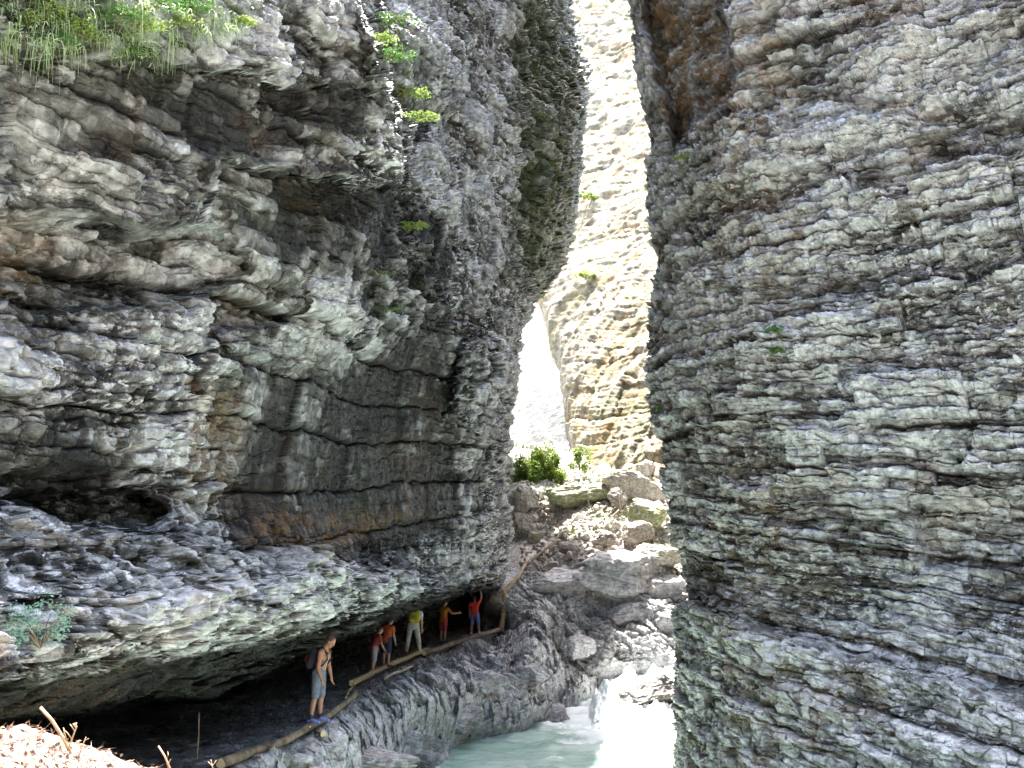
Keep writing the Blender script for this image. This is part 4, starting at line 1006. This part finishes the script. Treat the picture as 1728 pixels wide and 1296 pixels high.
    for s_ in (1, -1):
        i = 0 if s_ == 1 else 1
        remeshed(shoes[2 * i:2 * i + 2], .01, 'shoe', cl['shoes'], root)
        if cl.get('socks'): remeshed(socks[i:i + 1], .01, 'sock', cl['socks'], root)
        e = MB(); c = Hd(.092, .032 * s_, .145)
        bm = bmesh.new(); bmesh.ops.create_icosphere(bm, subdivisions=1, radius=.011 * k, matrix=Matrix.Translation(c)); me = bpy.data.meshes.new('eye'); bm.to_mesh(me); bm.free(); me.materials.append(M['eye'])
        eo = bpy.data.objects.new('eye', me); col.objects.link(eo); eo.parent = root
    remeshed([], .010, 'hair' if not cl.get('hat') else 'cap', cl['hair'], root, [(Hd(-.012, 0, .175), (.100 * k, .083 * k, .098 * k), HR), (Hd(-.04, 0, .13), (.07 * k, .078 * k, .08 * k), HR)] + ([(Hd(.09, 0, .19), (.07 * k, .06 * k, .012 * k), HR)] if cl.get('hat') else []))
    tag(root, label, 'person', 'walkers on the path under the overhang')
    if pack:
        pr = empty('backpack', feet, math.radians(face_deg))
        c = T(Vector((-.23, 0, .30))); RR = Matrix.Rotation(math.radians(leanside), 3, 'X') @ Matrix.Rotation(math.radians(lean), 3, 'Y')
        w = [T(Vector((-.20, .09, .14))), T(Vector((-.20, -.09, .14))), T(Vector((-.19, .08, .40))), T(Vector((-.19, -.08, .40)))]
        remeshed([(w[0], .10 * k, w[1], .10 * k), (w[2], .08 * k, w[3], .08 * k), (w[0], .10 * k, w[2], .08 * k), (w[1], .10 * k, w[3], .08 * k), (w[0], .1 * k, w[3], .08 * k)], .014, 'bag', pack[0], pr)
        remeshed([(T(Vector((-.31, .05, .18))), .045 * k, T(Vector((-.31, -.05, .18))), .045 * k), (T(Vector((-.30, .05, .24))), .04 * k, T(Vector((-.30, -.05, .24))), .04 * k)], .012, 'pocket', pack[1], pr)
        for s_ in (1, -1):
            ps = [T(Vector((-.15, .1 * s_, .46))), T(Vector((-.02, .11 * s_, .515))), T(Vector((.10, .11 * s_, .44))), T(Vector((.135, .12 * s_, .33))), T(Vector((.08, .15 * s_, .2))), T(Vector((-.12, .12 * s_, .12)))]
            mb = MB(); mb.tube(ps, [.018 * k] * 6, 6); mb.build('strap', pack[0], pr)
        tag(pr, pack[2], 'backpack', 'backpacks worn by the walkers')
    return root, hands
M['eye'] = simple('eye', (.05, .04, .03), .3, .1)
def cloth(n, c, r=.85): return simple(n, c, r, .35, 9, .9)
SK = simple('skin', (.36, .20, .14), .55, .1, 12); SK2 = simple('tanned_skin', (.32, .155, .095), .5, .1, 12)
HB = simple('brown_hair', (.05, .03, .02), .6, .4, 60)
C_ = cloth
P1 = dict(skin=SK2, shorts=C_('slate_shorts', (.14, .155, .20)), shoes=C_('blue_shoe', (.16, .22, .50)), socks=C_('dark_sock', (.03, .03, .04)), hair=HB)
def pathD(px, py): return depth_at_z(px, py, CAMZ - 3.42)
person(536, 1220, pathD(536, 1220), -12, 'shirtless walker in grey blue shorts and blue shoes stooping beside the nearest log', P1, 1.82, 15, 3, (22, 0), ((2, 5, 2), (-3, 6, 3)), (((.05, .1, -1), (.3, -.1, -1)), ((-.1, -.12, -1), (.38, -.02, -1))), .009, shirt=False,
       pack=(C_('dark_pack', (.025, .02, .03)), C_('red_pocket', (.30, .04, .03)), 'dark backpack with a red pocket on the back of the shirtless walker'))
person(630, 1139, pathD(630, 1139), 35, 'child in a dark red top and whitish shorts leaning forward beside the stripped log', dict(skin=SK, shirt=C_('dark_red', (.24, .035, .03)), shorts=C_('whitish', (.27, .26, .29)), shoes=C_('shoe_dark', (.06, .05, .06)), hair=HB), 1.38, 20, 0, (8, 0), ((6, 8, 5), (-6, 6, 5)), (((.2, .1, -1), (.4, 0, -1)), ((.2, -.1, -1), (.5, 0, -.8))))
person(652, 1125, pathD(652, 1127), 60, 'child in a bright orange top and dark navy shorts just behind the leaning child', dict(skin=SK, shirt=C_('orange_top', (.38, .085, .03)), shorts=C_('navy', (.03, .03, .07)), shoes=C_('shoe_navy', (.05, .05, .08)), hair=C_('dark_cap', (.03, .03, .06)), hat=True), 1.48, 14, 0, (15, 0))
person(697, 1104, pathD(697, 1104), 95, 'walker in a pale shirt and light trousers seen from behind with a yellow backpack', dict(skin=SK, shirt=C_('pale_shirt', (.42, .46, .52)), shorts=C_('light_trousers', (.40, .39, .36)), shoes=C_('shoe_brown', (.10, .07, .05)), hair=HB), 1.80, 14, 8, (20, 0), ((3, 6, 9), (-3, 6, 9)), long_trousers=True,
       pack=(C_('yellow_pack', (.40, .36, .04)), C_('olive', (.25, .22, .04)), 'yellow backpack worn by the walker in light trousers'))
person(748, 1084, pathD(748, 1084), 55, 'walker in an orange shirt and red shorts reaching one arm forward in the shade', dict(skin=SK, shirt=C_('orange_shirt', (.30, .11, .015)), shorts=C_('red_shorts', (.28, .035, .04)), shoes=C_('shoe_black', (.04, .04, .06)), hair=HB), 1.62, 6, 0, (5, 0), arms=(((.3, .1, -1), (.5, 0, -1)), ((.4, -.5, -.6), (.8, -.5, .05))))
person(801, 1073, pathD(801, 1073), 80, 'walker in a bright red shirt and blue shorts with one arm raised', dict(skin=SK, shirt=C_('red_shirt', (.60, .05, .035)), shorts=C_('blue_shorts', (.10, .17, .42)), shoes=C_('shoe_blue', (.10, .14, .45)), socks=C_('white_sock', (.8, .8, .85)), hair=HB), 1.66, 8, -4, (5, 0), ((2, 6, 4), (-8, 4, 10)), (((.1, .15, -1), (.2, 0, -1)), ((.45, -.35, .8), (-.1, .1, 1))))
